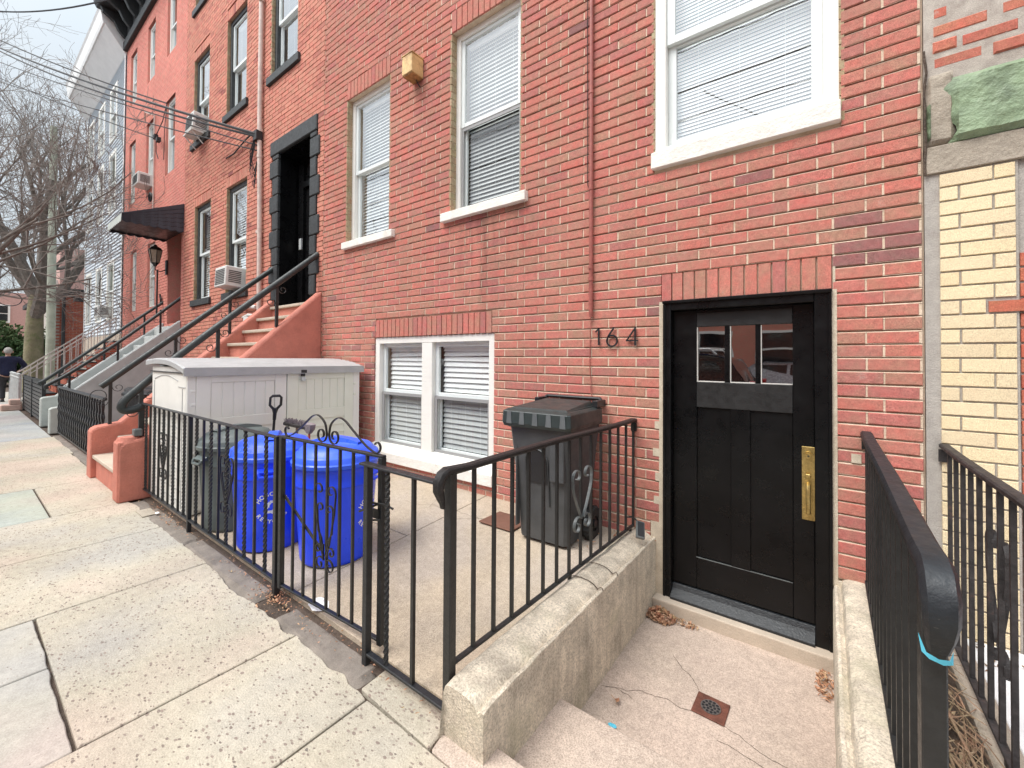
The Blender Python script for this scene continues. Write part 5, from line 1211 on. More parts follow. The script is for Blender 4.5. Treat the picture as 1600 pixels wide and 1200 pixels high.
q.box(BX0-.01,BX1,-.06,.1,11.28,11.95)
q.build('cornice',M['blacktrim'],hb,bevel=.01)
for i in range(9):
    x=BX0+.2+i*(BX1-BX0-.4)/8; q=MB(); q.prism([(-.06,11.28),(-.14,11.32),(-.26,11.45),(-.36,11.66),(-.60,11.80),(-.66,11.94),(-.06,11.94)],0,x-.06,x+.06); q.build('cornice_bracket',M['blacktrim'],hb,bevel=.012)
# awning : ribbed side panels, front panel and scalloped edges
aw=thing('awning','charcoal ribbed awning with scalloped edge over the salmon house entrance','awning')
ax1,ax0=-11.80,-13.07; ay=-1.06; zt0,zt1,zb_=5.00,4.50,4.36
def scal(n,a): return a*abs(sin(n*pi))
N=30
for side_x,s in ((ax1,1),(ax0,-1)):
    q=MB()
    for i in range(N):
        for k in range(6):
            u0,u1=i/N,(i+1)/N
            def pt(u,v,o=0): 
                y=ay*u; zt=zt0+(zt1-zt0)*u; zbb=zb_+.05*(1-u)*0-scal(u*7,.035); return (side_x+s*o,y,zt+(zbb-zt)*v)
            v0,v1=k/6,(k+1)/6
            vm=v0+(v1-v0)*.84; q.face([pt(u0,v0,.022),pt(u1,v0,.022),pt(u1,vm,-.004),pt(u0,vm,-.004)]); q.face([pt(u0,vm,-.006),pt(u1,vm,-.006),pt(u1,v1,-.012),pt(u0,v1,-.012)],.5,1);  # black strips colour in the shade between the ribs
            q.face([pt(u0,v1,-.012),pt(u1,v1,-.012),pt(u1,v1,.022),pt(u0,v1,.022)])
    q.build('side_panel',[M['awning'],M['blackplastic']],aw,fix=False)
q=MB()
n=22
for i in range(n):
    xa=ax0+(ax1-ax0)*i/n; xb=ax0+(ax1-ax0)*(i+1)/n; h0=.0 if i%2 else .012
    q.add([(xa,0,zt0+h0),(xb,0,zt0+h0),(xb,ay,zt1+h0),(xa,ay,zt1+h0)],[(0,1,2,3)])
    q.add([(xb,0,zt0),(xb,0,zt0+.012),(xb,ay,zt1+.012),(xb,ay,zt1)],[(0,1,2,3)])
q.build('top_panel',M['awning'],aw,fix=False)
q=MB(); n=44
for i in range(n):
    u0,u1=i/n,(i+1)/n; xa=ax0+(ax1-ax0)*u0; xb=ax0+(ax1-ax0)*u1
    q.face([(xa,ay-.004,zt1+.005),(xb,ay-.004,zt1+.005),(xb,ay-.012,zb_-scal(u1*9,.035)),(xa,ay-.012,zb_-scal(u0*9,.035))])
q.build('front_valance',M['palegrey'],aw,fix=False)
q=MB(); q.box(ax0+.01,ax1-.01,ay+.01,-.002,zb_+.015,zb_+.03); q.build('soffit',M['blackplastic'],aw)
# lantern
ln=thing('wall_lantern','black wall lantern with seeded glass beside the awning entrance','lantern',loc=(-12.97,-.24,3.66))
q=MB(); q.lathe([(0,0),(.03,.02),(.05,.06),(.075,.09),(.08,.10)],seg=6); q.lathe([(.135,.40),(.14,.42),(.10,.47),(.05,.50),(.02,.54),(0,.55)],seg=6)
for i in range(6):
    a=2*pi*i/6; q.bar((.08*cos(a),.08*sin(a),.10),(.135*cos(a),.135*sin(a),.40),.012)
q.tube([(0,0,.02),(0,.0,-.06),(.0,.10,-.10),(0,.2,-.04),(0,.22,.06)],.012,6); q.box(-.05,.05,.20,.235,-.15,.2); q.build('frame',M['blackplastic'],ln)
q=MB(); q.lathe([(.074,.10),(.128,.40)],seg=6); q.build('glass_panel',M['lampglass'],ln,fix=False)
q=MB(); q.tube([(-12.95,-.2,3.6),(-12.95,-.2,2.45)],.018,6); o=q.build('lamp_conduit',M['blackplastic'],None); tag(o,'thin black upright pole below the wall lantern','pole')
q=MB(); q.tube([(-13.38,-.03,2.95),(-13.35,-.05,3.05),(-13.3,-.04,2.95),(-13.36,-.03,2.86)],.02,6); o=q.build('door_ornament',M['rustiron'],None); tag(o,'small dark ornament on the salmon wall below the lantern','ornament')
ac('small white window air conditioner on the salmon painted house',-14.72,6.06,.50,.32,.30,-2,y=.0)
# white conduits beside middle window
q=MB(); q.tube([(-14.2,-.03,7.9),(-14.2,-.03,4.95),(-14.2,-.03,4.9)],.018,6); q.tube([(-15.0,-.05,7.95),(-14.7,-.12,8.1),(-14.25,-.05,7.9)],.02,6); o=q.build('conduit_pipe',M['pinkpipe'],None,smooth=True); tag(o,'thin white conduit beside the middle window of the salmon house','pipe')
q=MB(); q.tube([(-14.32+.11*cos(a*pi/10),-.06,5.72+.11*sin(a*pi/10)) for a in range(21)],.02,6); q.tube([(-14.32+.08*cos(a*pi/10+.5),-.08,5.73+.10*sin(a*pi/10+.5)) for a in range(21)],.012,5); o=q.build('cable_coil',M['wire'],None,smooth=True); tag(o,'coil of black cable on the salmon house below its middle window','cable coil')
# stoop B
sb=thing('stoop','grey painted concrete stoop with plain sloped sides below the charcoal awning','stoop')
for x0,x1 in ((-12.05,-11.90),(-13.38,-13.20)):
    q=MB(); q.prism([(0,0),(0,2.34),(-1.66,.86),(-1.72,.80),(-1.72,0)],0,x0,x1); q.build('cheek_wall',M['greyconc'],sb,bevel=.015)
for i in range(10):
    q=MB(); q.box(-13.2,-12.05,-1.9+.19*i,.0,.22*i,.22*(i+1)); q.build('step',M['greyconc'],sb,bevel=.01)
for x0,x1,zt in ((-12.06,-11.86,.50),(-13.42,-13.2,.62)):
    q=MB(); q.prism([(-2.02,0),(-2.02,zt-.02),(-1.98,zt),(-1.80,zt+.02),(-1.70,zt+.12),(-1.70,0)],0,x0,x1); q.build('newel_block',M['palegrey'],sb,bevel=.015)
railpipe('handrail','right black pipe handrail of the grey concrete stoop',-11.98,[(.06,2.91),(-.9,1.93),(-1.7,1.20),(-2.0,.97),(-2.06,.92),(-2.05,.86)],[(-.35,2.02,2.55),(-1.05,1.4,1.80),(-1.75,.85,1.16)],[(-2.04+.04*sin(radians(a)),.89+.04*cos(radians(a))) for a in range(0,360,30)],.033)
railpipe('handrail','left black pipe handrail of the grey concrete stoop',-13.3,[(.04,2.89),(-.65,2.24),(-1.5,1.42),(-1.95,.99),(-2.02,.94),(-2.02,.88)],[(-.35,2.02,2.5),(-1.05,1.4,1.82),(-1.75,.85,1.16)],[(-2.0+.04*sin(radians(a)),.90+.04*cos(radians(a))) for a in range(0,360,30)],.033)
# ornate fence of yard B
of=thing('ornate_iron_fence','ornate cast black iron fence between the grey and the red stoop','fence')
q=MB(); q.tube([(-11.60,-1.93,.915),(-9.6,-1.93,.92),(-8.6,-1.93,.925),(-7.62,-1.93,.93)],.024,8); q.build('top_rail',M['black'],of,smooth=True)
q=MB(); q.box(-11.6,-7.55,-1.945,-1.915,.06,.085); q.build('bottom_rail',M['black'],of)
for i in range(22):
    x=-11.53+i*.18; q=MB(); 
    zz=[.07,.15,.22,.30,.38,.46,.52,.60,.68,.76,.84,.90]; wv=[.012,.028,.014,.020,.030,.014,.034,.014,.030,.018,.026,.012]
    q.sweep([(x,-1.93,z) for z in zz],(1,0,0),[[(-w,-w*.7),(w,-w*.7),(w,w*.7),(-w,w*.7)] for w in wv]); 
    for s in (-1,1):
        q.ribbon([(x+s*(.045-.035*cos(radians(a))),-1.93,.66+.05*sin(radians(a))) for a in range(0,300,30)],(0,1,0),.012,.008)
        q.ribbon([(x+s*(.045-.035*cos(radians(a))),-1.93,.22+.05*sin(radians(a))) for a in range(0,300,30)],(0,1,0),.012,.008)
    q.build('baluster',M['black'],of,fix=False)
def cartbin(label,x,y,rot):
    t=thing('wheeled_bin',label,'wheeled bin','black carts behind the ornate fence',(x,y,.03)); t.rotation_euler=(0,0,rot)
    q=MB(); loft(q,[rr(-.21,.21,-.2,.2,.02),rr(-.27,.27,-.28,.28,.90)]); q.build('body',M['blackplastic'],t,smooth=True)
    q=MB(); loft(q,[rr(-.30,.30,-.31,.31,.905),rr(-.30,.30,-.31,.31,.94),rr(-.26,.26,-.27,.27,.975)]); q.box(-.25,.25,.28,.34,.93,.96); q.build('lid',M['blackplastic'],t,smooth=True)
cartbin('black cart behind the ornate fence, closer to the red stoop',-7.86,-1.35,.1); cartbin('black cart behind the ornate fence, closer to the grey stoop',-8.75,-1.2,-.1)
q=MB(); loft(q,[rr(-7.9,-7.6,-.95,-.65,.05),rr(-7.95,-7.55,-1.0,-.6,1.0)]); o=q.build('recycling_bin',M['blue'],None,smooth=True); tag(o,'blue bin glimpsed behind the black cart and the curled handrail end','recycling bin')
# ------------------------------------------------------------------ house C (clapboard)
hc=thing('clapboard_house','pale blue-grey clapboard house with white windows and flared white cornice','house')
CX0,CX1=-23.6,-17.475
WC=[(a,b,z0,z1) for z0,z1 in ((2.75,4.62),(6.35,8.25),(8.78,10.48)) for a,b in ((-23.25,-22.30),(-21.35,-20.42),(-19.50,-18.58))]
mb=MB(); z=2.25; lp=.115
while z<10.95:
    for s,e in rects_minus(CX0,CX1,[(a-.05,b+.05) for a,b,c,d in WC if c-.05<z+.05<d+.05]): mb.add([(s,-.036,z),(e,-.036,z),(e,-.002,z+lp),(s,-.002,z+lp),(s,.0,z),(e,.0,z),(e,-.022,z),(s,-.022,z)],[(0,1,2,3),(0,4,5,1),(0,3,4)],.5,0)
    z+=lp
backing(mb,CX0,CX1,2.2,11.9,WC,.0,.3,m=0)
mb.box(CX0,CX1,.35,4,-.5,11.9,.5,0)
mb.box(CX0-.01,CX1,-.03,.3,-.5,2.2,.5,1)
mb.box(CX1-.09,CX1-.0,-.04,-.03,2.2,10.95,.5,2); mb.box(CX0,CX0+.09,-.04,-.03,2.2,10.95,.5,2)
mb.box(CX0-.002,CX0+.3,-.0,4,-.5,11.9,.5,0)
mb.build('wall',[M['siding'],M['tread'],M['trimgrey']],hc,fix=False)
for a,b,c,d in WC: hung_window(hc,a-.05,b+.05,c-.05,d+.05,-.04,trim='white',trimw=.10,detail=False,blind=False)
q=MB(); q.prism([(-.03,10.93),(-.52,11.60),(-.55,11.60),(-.58,11.70),(-.62,12.0),(-.66,12.08),(0,12.08),(0,10.93)],0,CX0-.2,CX1); q.build('cornice',M['trimgrey'],hc,bevel=.01)
ac('small white window air conditioner on the clapboard house above the brick stoop',-19.05,2.78,.55,.36,.30,0,y=-.06)
sc_=thing('stoop','old red brick stoop of the clapboard house','stoop')
for i in range(9):
    y0=-1.75+.2*i; z0=.22*i
    q=MB(); backing(q,-19.2,-17.62,z0 if i else 0,.22*(i+1),[],y0+.012,0,m=1); 
    brickwork(q,-19.2,-17.62,z0,.22*(i+1)-.03,[],course=.072,L=.215,jt=.012,pz=0,cham=0,dark=0,y=y0)
    # side facing the camera
    for k in range(3):
        zz=z0+k*.072; yy=y0+(.1 if k%2 else 0)
        while yy<0:
            q.box(-17.63,-17.61,max(yy,y0)+.004,min(yy+.205,0),zz+.004,zz+.062,rnd.random(),0); yy+=.215
    q.build('brick_step',[M['brickO'],M['mortarO']],sc_,fix=False)
    q=MB(); q.box(-19.22,-17.6,y0-.02,y0+.22,.22*(i+1)-.029,.22*(i+1)+.003); q.build('tread',M['blacktrim'],sc_)
wr=thing('handrail','white iron stair rail rising beside the old brick stoop','handrail')
for x in (-17.66,-19.1):
    q=MB(); 
    q.bar((x,-2.0,.98),(x,-.1,2.72),.035); q.bar((x,-2.0,.25),(x,-.1,2.05),.025); q.bar((x,-2.0,.86),(x,-.1,2.6),.02)
    for i in range(15): y=-2.0+i*.135; q.bar((x,y,.25+(y+2)*.94),(x,y,.98+(y+2)*.915),.018)
    q.build('rail_panel',M['whiterail'],wr)
# black slatted fence and silver posts further along
bf=thing('slatted_fence','low black fence of horizontal slats before the brick stoop','fence')
q=MB()
for i in range(10): q.box(-17.6,-13.6,-1.96,-1.93,.06+i*.088,.06+i*.088+.07); q.box(-17.6,-13.6,-1.965,-1.955,.06+i*.088+.062,.06+i*.088+.072)
q.build('slat_panel',M['black'],bf)
q=MB(); q.box(-17.62,-13.58,-1.98,-1.91,.935,.96); q.build('top_rail',M['black'],bf)
for x in (-17.6,-15.6,-13.6): q=MB(); q.box(x-.03,x+.03,-1.975,-1.915,0,.98); q.build('post',M['black'],bf)
sf=thing('post_fence','row of knobbed silver grey posts at the far end of the pavement','fence')
for i in range(8):
    x=-18.3-i*.42; q=MB(); q.lathe([(.032,0),(.032,.84),(.042,.85),(.042,.88),(.025,.90),(.042,.94),(.035,.98),(0,1.0)],(x,-2.0,0),10); q.build('post',M['galv'],sf,smooth=True)
q=MB(); q.box(-21.3,-18.2,-2.01,-1.99,.15,.19); q.box(-21.3,-18.2,-2.01,-1.99,.74,.77)
q.build('rail',M['galv'],sf)
q=MB(); q.box(-18.1,-17.7,-2.35,-1.98,0,.16); q.box(-18.05,-17.72,-2.2,-1.98,.16,.30); M['pinkstep']=plain('worn_pink_concrete',(.48,.33,.28),.9,var=.3); o=q.build('pink_step',M['pinkstep'],None,bevel=.02); tag(o,'low worn pink step beside the silver posts','step')
# ------------------------------------------------------------------ far end of the street
hd_=thing('brick_house','two-storey brown brick house beyond the clapboard house and utility pole','house')
mb=MB(); mb.box(-40,-28.0,-.35,8,-.5,4.35,.5,1)
z=.0; 
k=0
while z<4.3:
    y=-.34+(k%2)*.11
    while y<3.5: mb.box(-28.0,-27.985,y,y+.205,z,z+.062,rnd.random(),0); y+=.22
    z+=.075;k+=1
mb.box(-40.2,-27.8,-.55,8,4.35,4.6,.5,2)
mb.build('wall',[M['brickO'],M['mortarO'],M['roof']],hd_,fix=False)
for i in range(3):
    q=MB(); y=-.36; x=-29-i*1.3
    q.ribbon([(x+.4,y,.1),(x+.4,y,2.3)]+[(x+.4*cos(radians(a)),y,2.3+.4*sin(radians(a))) for a in range(15,180,15)]+[(x-.4,y,2.3),(x-.4,y,.1)],(0,1,0),.06,.09); q.build('arch_trim',M['whiterail'],hd_)
q=MB(); q.tube([(-27.9,-.12,0),(-27.9,-.12,4.2)],.06,8); q.build('downspout',M['blacktrim'],hd_)
he=thing('brick_house','pale pink brick building with white windows closing the far end of the street','house')
OE=[(-12+i*2.2,-10.9+i*2.2,z0,z0+1.7) for i in range(9) for z0 in (1.5,4.6)]
M['pinkfar']=plain('faded_pink_brick',(.50,.30,.26),.9); mb=MB(); mb.box(-75,-62,-14,9,-.5,7.5,.5,0); mb.build('wall',[M['pinkfar']],he)
for a,b,c,d in OE:
    q=MB(); q.box(-62,-61.9,a,b,c,d); w=q.build('window',M['white'],he); q=MB(); q.box(-61.91,-61.87,a+.15,b-.15,c+.12,(c+d)/2-.04); q.box(-61.91,-61.87,a+.15,b-.15,(c+d)/2+.04,d-.12); q.build('pane',M['carglass'],w)
hf=thing('brick_house','red brick building standing across the far side street','house')
mb=MB(); mb.box(-56,-42,1.2,14,-.5,9,.5,0); mb.build('wall',[M['pinkfar']],hf)
for i in range(4):
    q=MB(); q.box(-53+i*3,-51.8+i*3,1.1,1.19,1.5,3.3); q.box(-53+i*3,-51.8+i*3,1.1,1.19,5.0,6.8); q.build('window',M['white'],hf)
# opposite side of the street (behind the camera, seen in glass)
ho=thing('brick_house','orange red row house across the street with white framed windows','house')
OO=[(-10.5+i*2.1,-9.2+i*2.1,z0,z0+1.5) for i in range(9) for z0 in (1.15,4.4,7.3)]
mb=MB(); backing(mb,-26,22,-.5,9.6,OO,-15.4,-15.0,m=0); mb.box(-26,22,-19,-15.4,-.5,9.6,.5,0)
brickwork(mb,-10.6,8.5,0,4.2,[(a,b,c,d) for a,b,c,d in OO],course=.16,L=.44,cham=0,dark=0,y=0)
n0=0
for i,v in enumerate(mb.v):
    pass
mb2=MB(); backing(mb2,-26,22,-.5,9.6,OO,-15.3,-15.0,m=0); mb2.box(-26,22,-19,-15.5,-.5,9.6,.5,0); mb2.build('wall',[M['brickA']],ho)
for a,b,c,d in OO:
    q=MB(); y=-15.08
    q.box(a,a+.09,y,y+.12,c,d); q.box(b-.09,b,y,y+.12,c,d); q.box(a+.09,b-.09,y,y+.12,d-.09,d); q.box(a+.09,b-.09,y,y+.12,c,c+.09); q.box(a+.09,b-.09,y,y+.1,(c+d)/2-.03,(c+d)/2+.03); w=q.build('window',M['white'],ho)
    q=MB(); q.box(a+.09,b-.09,y,y+.02,c+.09,d-.09); q.build('pane',M['carglass'],w)
# parked cars reflected in the door glass
def car(label,x,y,prof,win,L_,W_,paint,rack=False):
    t=thing('parked_car',label,'car','cars parked along the street',(x,y,-.14))
    q=MB(); n=len(prof); vs=[]
    for yy,ins in ((-W_/2,.10),(-W_/2+.10,0),(W_/2-.10,0),(W_/2,.10)):
        for a,b in prof:
            k=ins*max(0,(b-.5)); vs.append((a,yy+(k if yy<0 else -k)*(1.6 if b>1 else .3),b-ins*.25*(b>.9)))
    fs=[tuple(range(n)),tuple(3*n+j for j in range(n))]+[(a*n+j,a*n+(j+1)%n,(a+1)*n+(j+1)%n,(a+1)*n+j) for a in range(3) for j in range(n)]
    q.add(vs,fs); q.build('body',M[paint],t,smooth=True,bevel=.03,seg=2)
    for s in (-1,1):
        q=MB()
        for poly in win:
            P=[(a,s*(W_/2-.10*max(0,(b-.5))*1.6+.012),b) for a,b in poly]; q.face(P)
        q.build('side_window',M['carglass'],t,fix=False)
        for wx in (-L_*.31,L_*.31):
            q=MB(); q.tube([(wx,s*(W_/2-.2),.33),(wx,s*(W_/2+.01),.33)],.33,24); w=q.build('wheel',M['rubber'],t)
            q=MB(); q.tube([(wx,s*(W_/2+.0),.33),(wx,s*(W_/2+.02),.33)],.2,16); q.build('rim',M['galv'],w)
    q=MB(); 
    for s in (-1,1): q.box(L_/2-.10,L_/2+.015,s*(W_/2-.14)-.08,s*(W_/2-.14)+.08,.85,1.25)
    q.build('tail_light',M['taillight'],t,bevel=.02)
    if rack:
        q=MB()
        for s in (-1,1): q.tube([(-.9,s*.62,1.74),(-.8,s*.62,1.82),(1.6,s*.62,1.82),(1.7,s*.62,1.72)],.02,6)
        q.build('roof_rack',M['galv'],t,smooth=True)
    return t
suv=[(-2.4,.3),(-2.42,.8),(-2.25,.98),(-1.35,1.10),(-.75,1.62),(-.4,1.74),(1.6,1.74),(1.95,1.66),(2.30,1.12),(2.38,.95),(2.4,.3)]
sed=[(-2.3,.28),(-2.35,.7),(-2.1,.88),(-1.2,1.0),(-.5,1.5),(-.2,1.58),(1.1,1.56),(1.75,1.1),(2.2,1.02),(2.3,.8),(2.3,.28)]
car('black sport utility car with roof rack parked at the near kerb',-3.40,-6.15,suv,[[(-1.15,1.12),(-.6,1.60),(.1,1.64),(.1,1.12)],[(.18,1.12),(.18,1.64),(1.1,1.64),(1.1,1.12)],[(1.18,1.12),(1.18,1.63),(1.7,1.6),(2.05,1.14)]],4.8,1.9,'carblack',True)
car('silver car parked at the far kerb across the street',-1.2,-12.0,sed,[[(-.95,1.05),(-.35,1.48),(.3,1.5),(.3,1.05)],[(.38,1.05),(.38,1.5),(1.0,1.48),(1.45,1.08)]],4.6,1.85,'carwhite')
# ------------------------------------------------------------------ overhead cables
def cable(label,A,B,sag,r=.011,ext=1.7,n=26):
    A=Vector(A);B=Vector(B); F=A+(B-A)*ext
    t=1/ext; sB=4*sag*t*(1-t); F=A+(B+Vector((0,0,sB))-A)*ext
    q=MB(); q.tube([A.lerp(F,i/n)-Vector((0,0,4*sag*(i/n)*(1-i/n))) for i in range(n+1)],r,5); o=q.build('overhead_cable',M['wire'],None,smooth=True); tag(o,label,'cable'); return o
def P0(z14): # point on the left picture margin at X=-20
    return (-20,-2.36-.02,1.5+(z14-1.5)*20/14)
MST=(-7.76,-.10,5.30)
cable('thick twisted service cable to the pinkish pipe, uppermost of the bundle',MST,P0(8.02),.30,.026)
cable('twisted service cable to the pinkish pipe, second of the bundle',(-7.76,-.10,5.26),P0(7.95),.52,.021)
cable('thin cable crossing from the pinkish pipe to the far left sky',(-7.77,-.08,5.12),P0(7.72),.15,.012)
cable('lowest thin cable from the pinkish pipe across the clapboard house',(-7.77,-.08,5.03),P0(7.30),.12,.012)
cable('black cable to the bracket high on the salmon house',(-13.0,-.06,7.75),(-20,-2.38,11.05),.22,.018)
cable('thin cable to the middle window of the salmon house',(-13.9,-.10,7.15),(-20,-2.38,9.9),.15,.013)
cable('single thick cable crossing the sky to the roof of the salmon house',(-13.2,-.05,10.95),(-20,-2.40,11.95),.75,.020)
cable('thin cable at mid height toward the trees from the salmon house',(-14.35,-.06,5.75),(-20,-2.3,5.85),.12,.006)
q=MB(); q.tube([(-7.75,-.10,5.30),(-7.95,-.06,5.42),(-8.4,-.04,5.40),(-8.9,-.03,5.32),(-9.3,-.02,5.35)],.012,6)
for k in range(4): q.tube([(-7.80,-.10,5.28-.05*k),(-7.92,-.13,5.02-.1*k),(-7.86,-.08,4.7-.1*k),(-7.78,-.07,4.85)],.008,5)
q.box(-7.84,-7.70,-.12,-.02,5.2,5.36); o=q.build('cable_mast_fitting',M['wire'],None); tag(o,'tangle of cable ends strapped to the pinkish service pipe','cable')
q=MB(); q.tube([(-13.0,-.06,7.75),(-13.1,-.12,7.3),(-13.45,-.16,7.05),(-13.6,-.12,6.7),(-13.5,-.1,6.5)],.010,5); q.tube([(-13.0,-.06,7.75),(-13.0,-.1,7.1),(-13.2,-.06,6.4)],.008,5); q.box(-13.5,-13.35,-.16,-.08,6.9,7.0); q.box(-13.75,-13.6,-.16,-.08,7.05,7.15); o=q.build('cable_splice',M['wire'],None); tag(o,'drooping cable splice beside the windows of the salmon house','cable')
for i,(yy,za,zb2,lab) in enumerate(((-5.4,6.6,6.9,'lowest cable strung along the kerb side of the street'),(-5.6,7.4,7.5,'middle cable strung along the kerb side of the street'),(-5.9,8.6,8.4,'highest cable strung along the kerb side of the street'))):
    q=MB(); q.tube([(-24+44*k/30,yy,za+(zb2-za)*k/30-.9*4*(k/30)*(1-k/30)*.5) for k in range(31)],.016+.006*(i==1),5); o=q.build('overhead_cable',M['wire'],None,smooth=True); tag(o,lab,'cable')
for i,(p,q_,lab) in enumerate((((-1.9,-5.5,6.8),(2.5,-15,8.4),'cable crossing the street toward the orange red house, falling left'),((1.2,-5.6,6.9),(-5.5,-15,8.0),'cable crossing the street toward the orange red house, falling right'))):
    q=MB(); A_=Vector(p);B_=Vector(q_); q.tube([A_.lerp(B_,k/16)-Vector((0,0,.5*4*(k/16)*(1-k/16))) for k in range(17)],.014,5); o=q.build('overhead_cable',M['wire'],None,smooth=True); tag(o,lab,'cable')
# utility pole
up=thing('utility_pole','mossy wooden utility pole in front of the street tree','utility pole')
q=MB(); q.tube([(-24.2,-.86,-.1),(-24.2,-.86,4),(-24.25,-.88,10.5)],[.135,.125,.10],12); q.build('pole',M['pole'],up,smooth=True)
q=MB(); q.tube([(-24.2,-.86,3.85),(-24.0,-.5,3.9),(-23.8,-.1,3.8)],.04,6); q.build('arm',M['rustiron'],up)
q=MB(); q.box(-23.9,-23.7,-.3,.1,3.66,3.82); q.tube([(-23.7,.35+.28*cos(a*pi/10),3.6+.28*sin(a*pi/10)) for a in range(21)],.018,5); q.tube([(-24.3,-1.9+.3*cos(a*pi/10),3.6+.25*sin(a*pi/10)) for a in range(21)],.016,5); q.build('cable_loop',M['wire'],up)
# ------------------------------------------------------------------ trees
def tree(label,base,seed,H,r0,first,spread,levels=5,crown=None,mat='barkgreen',lean=(0,0),nmain=5,tw=1.0):
    R=random.Random(seed); t=thing('bare_tree',label,'tree',loc=base)
    trunk=MB(); limbs=MB(); tws=MB(); cnt=[0]
    def grow(p,d,L_,r,lv):
        n=max(3,int(5-lv*.4)); pts=[p.copy()]; rs=[r]; q=p.copy(); dd=d.copy()
        for i in range(n):
            dd=(dd+Vector((R.gauss(0,.16),R.gauss(0,.16),R.gauss(.05,.12)))*(1 if lv else .3)).normalized()
            q=q+dd*(L_/n); pts.append(q.copy()); rs.append(r*(1-.62*(i+1)/n) if lv else r*(1-.3*(i+1)/n))
        mbx=trunk if lv==0 else (limbs if lv<3 else tws)
        mbx.tube(pts,[max(x,.0048) for x in rs],(14 if lv==0 else 8 if lv==1 else 5 if lv==2 else 3),R.random(),0,caps=False)
        cnt[0]+=1
        if lv>=levels: return
        k=nmain if lv==0 else R.choice((4,4,5)) if lv<3 else R.choice((3,3,4))
        for j in range(k):
            f=(.75+.25*j/max(1,k-1)) if lv==0 else .22+.78*(j+R.random()*.6)/k
            f=min(f,1); idx=f*n; a=int(min(idx,n-1)); pp=pts[a].lerp(pts[a+1],idx-a)
            rr_=rs[a]*.62 if lv else r*R.uniform(.42,.62)
            az=2*pi*(j/k)+R.uniform(-.5,.5) if lv==0 else R.uniform(0,2*pi)
            ax=Vector((cos(az),sin(az),0)); 
            if lv==0: nd=(ax*spread*R.uniform(.6,1.2)+Vector((0,0,1))).normalized()
            else:
                perp=dd.cross(Vector((cos(az),sin(az),R.uniform(-.5,.5)))).normalized(); nd=(dd*R.uniform(.7,1.1)+perp*R.uniform(.5,1.0)+Vector((0,0,.10))).normalized()
            grow(pp,nd,L_*(H/first*.42 if lv==0 else R.uniform(.50,.72)),rr_,lv+1)
    grow(Vector((0,0,-.1)),Vector((lean[0],lean[1],1)).normalized(),first,r0,0)
    trunk.lathe([(r0*1.35,-.1),(r0*1.15,.15),(r0*1.02,.5)],seg=14)
    trunk.build('trunk',M[mat],t,smooth=True,fix=False); limbs.build('limbs',M['bark'],t,smooth=True,fix=False); tws.build('crown',M['twigs'],t,fix=False)
    return t
tree('large mossy-trunked bare tree rising beside the utility pole',(-27.3,-1.05,0),7,15,.34,4.2,.75,6,nmain=6)
tree('bare street tree whose long branches reach in from the left side',(-17.5,-4.35,0),21,10,.15,2.9,.85,6,nmain=5,mat='bark')
tree('slender bare tree standing farthest back at the left',(-40,-3.0,0),5,12,.25,4.0,.7,5,nmain=5,mat='bark')
tree('dark bare tree beyond the crossing behind the evergreen bush',(-47,-6.0,0),15,13,.3,4.0,.8,5,nmain=6,mat='bark')
# evergreen bushes
def bush(label,x,y,rx,ry,h,n,s=.09):
    t=thing('evergreen_bush',label,'bush','evergreen bushes at the far end of the street',(x,y,0)); q=MB()
    for i in range(n):
        a=rnd.uniform(0,2*pi); u=rnd.random()**.45; zz=rnd.random(); rr_=sqrt(max(0,1-(zz*1.1-.25)**2))*u
        lump=.75+.45*noise.noise(Vector((cos(a)*1.7,sin(a)*1.7,zz*3+x)))
        p=Vector((rx*rr_*cos(a)*lump,ry*rr_*sin(a)*lump,.1+h*zz*lump+.1)); n_=Vector((rnd.gauss(0,1),rnd.gauss(0,1),rnd.gauss(0,1))).normalized(); u_=n_.orthogonal().normalized()*s*rnd.uniform(.6,1.5); v_=n_.cross(u_)*.6
        q.face([p-u_,p+v_,p+u_,p-v_],min(1,max(0,zz*.7+rnd.random()*.4-.1)))
    q.build('foliage',M['ivy'],t,fix=False)
    q=MB()
    for k in range(5): q.tube([(0,0,0),(rx*.3*cos(k),ry*.3*sin(k),h*.5),(rx*.5*cos(k),ry*.5*sin(k),h*.8)],[.04,.025,.01],5)
    q.build('stem',M['bark'],t)
bush('broad evergreen bush behind the man in navy',-33.0,-1.9,2.0,1.9,3.4,9000,.09)
bush('evergreen bush at the left picture edge',-34.5,-4.0,1.5,1.9,2.8,5200,.10)
bush('taller narrow ivy-covered bush beside the big tree trunk',-31.0,-.6,.7,.6,2.9,3400,.06)
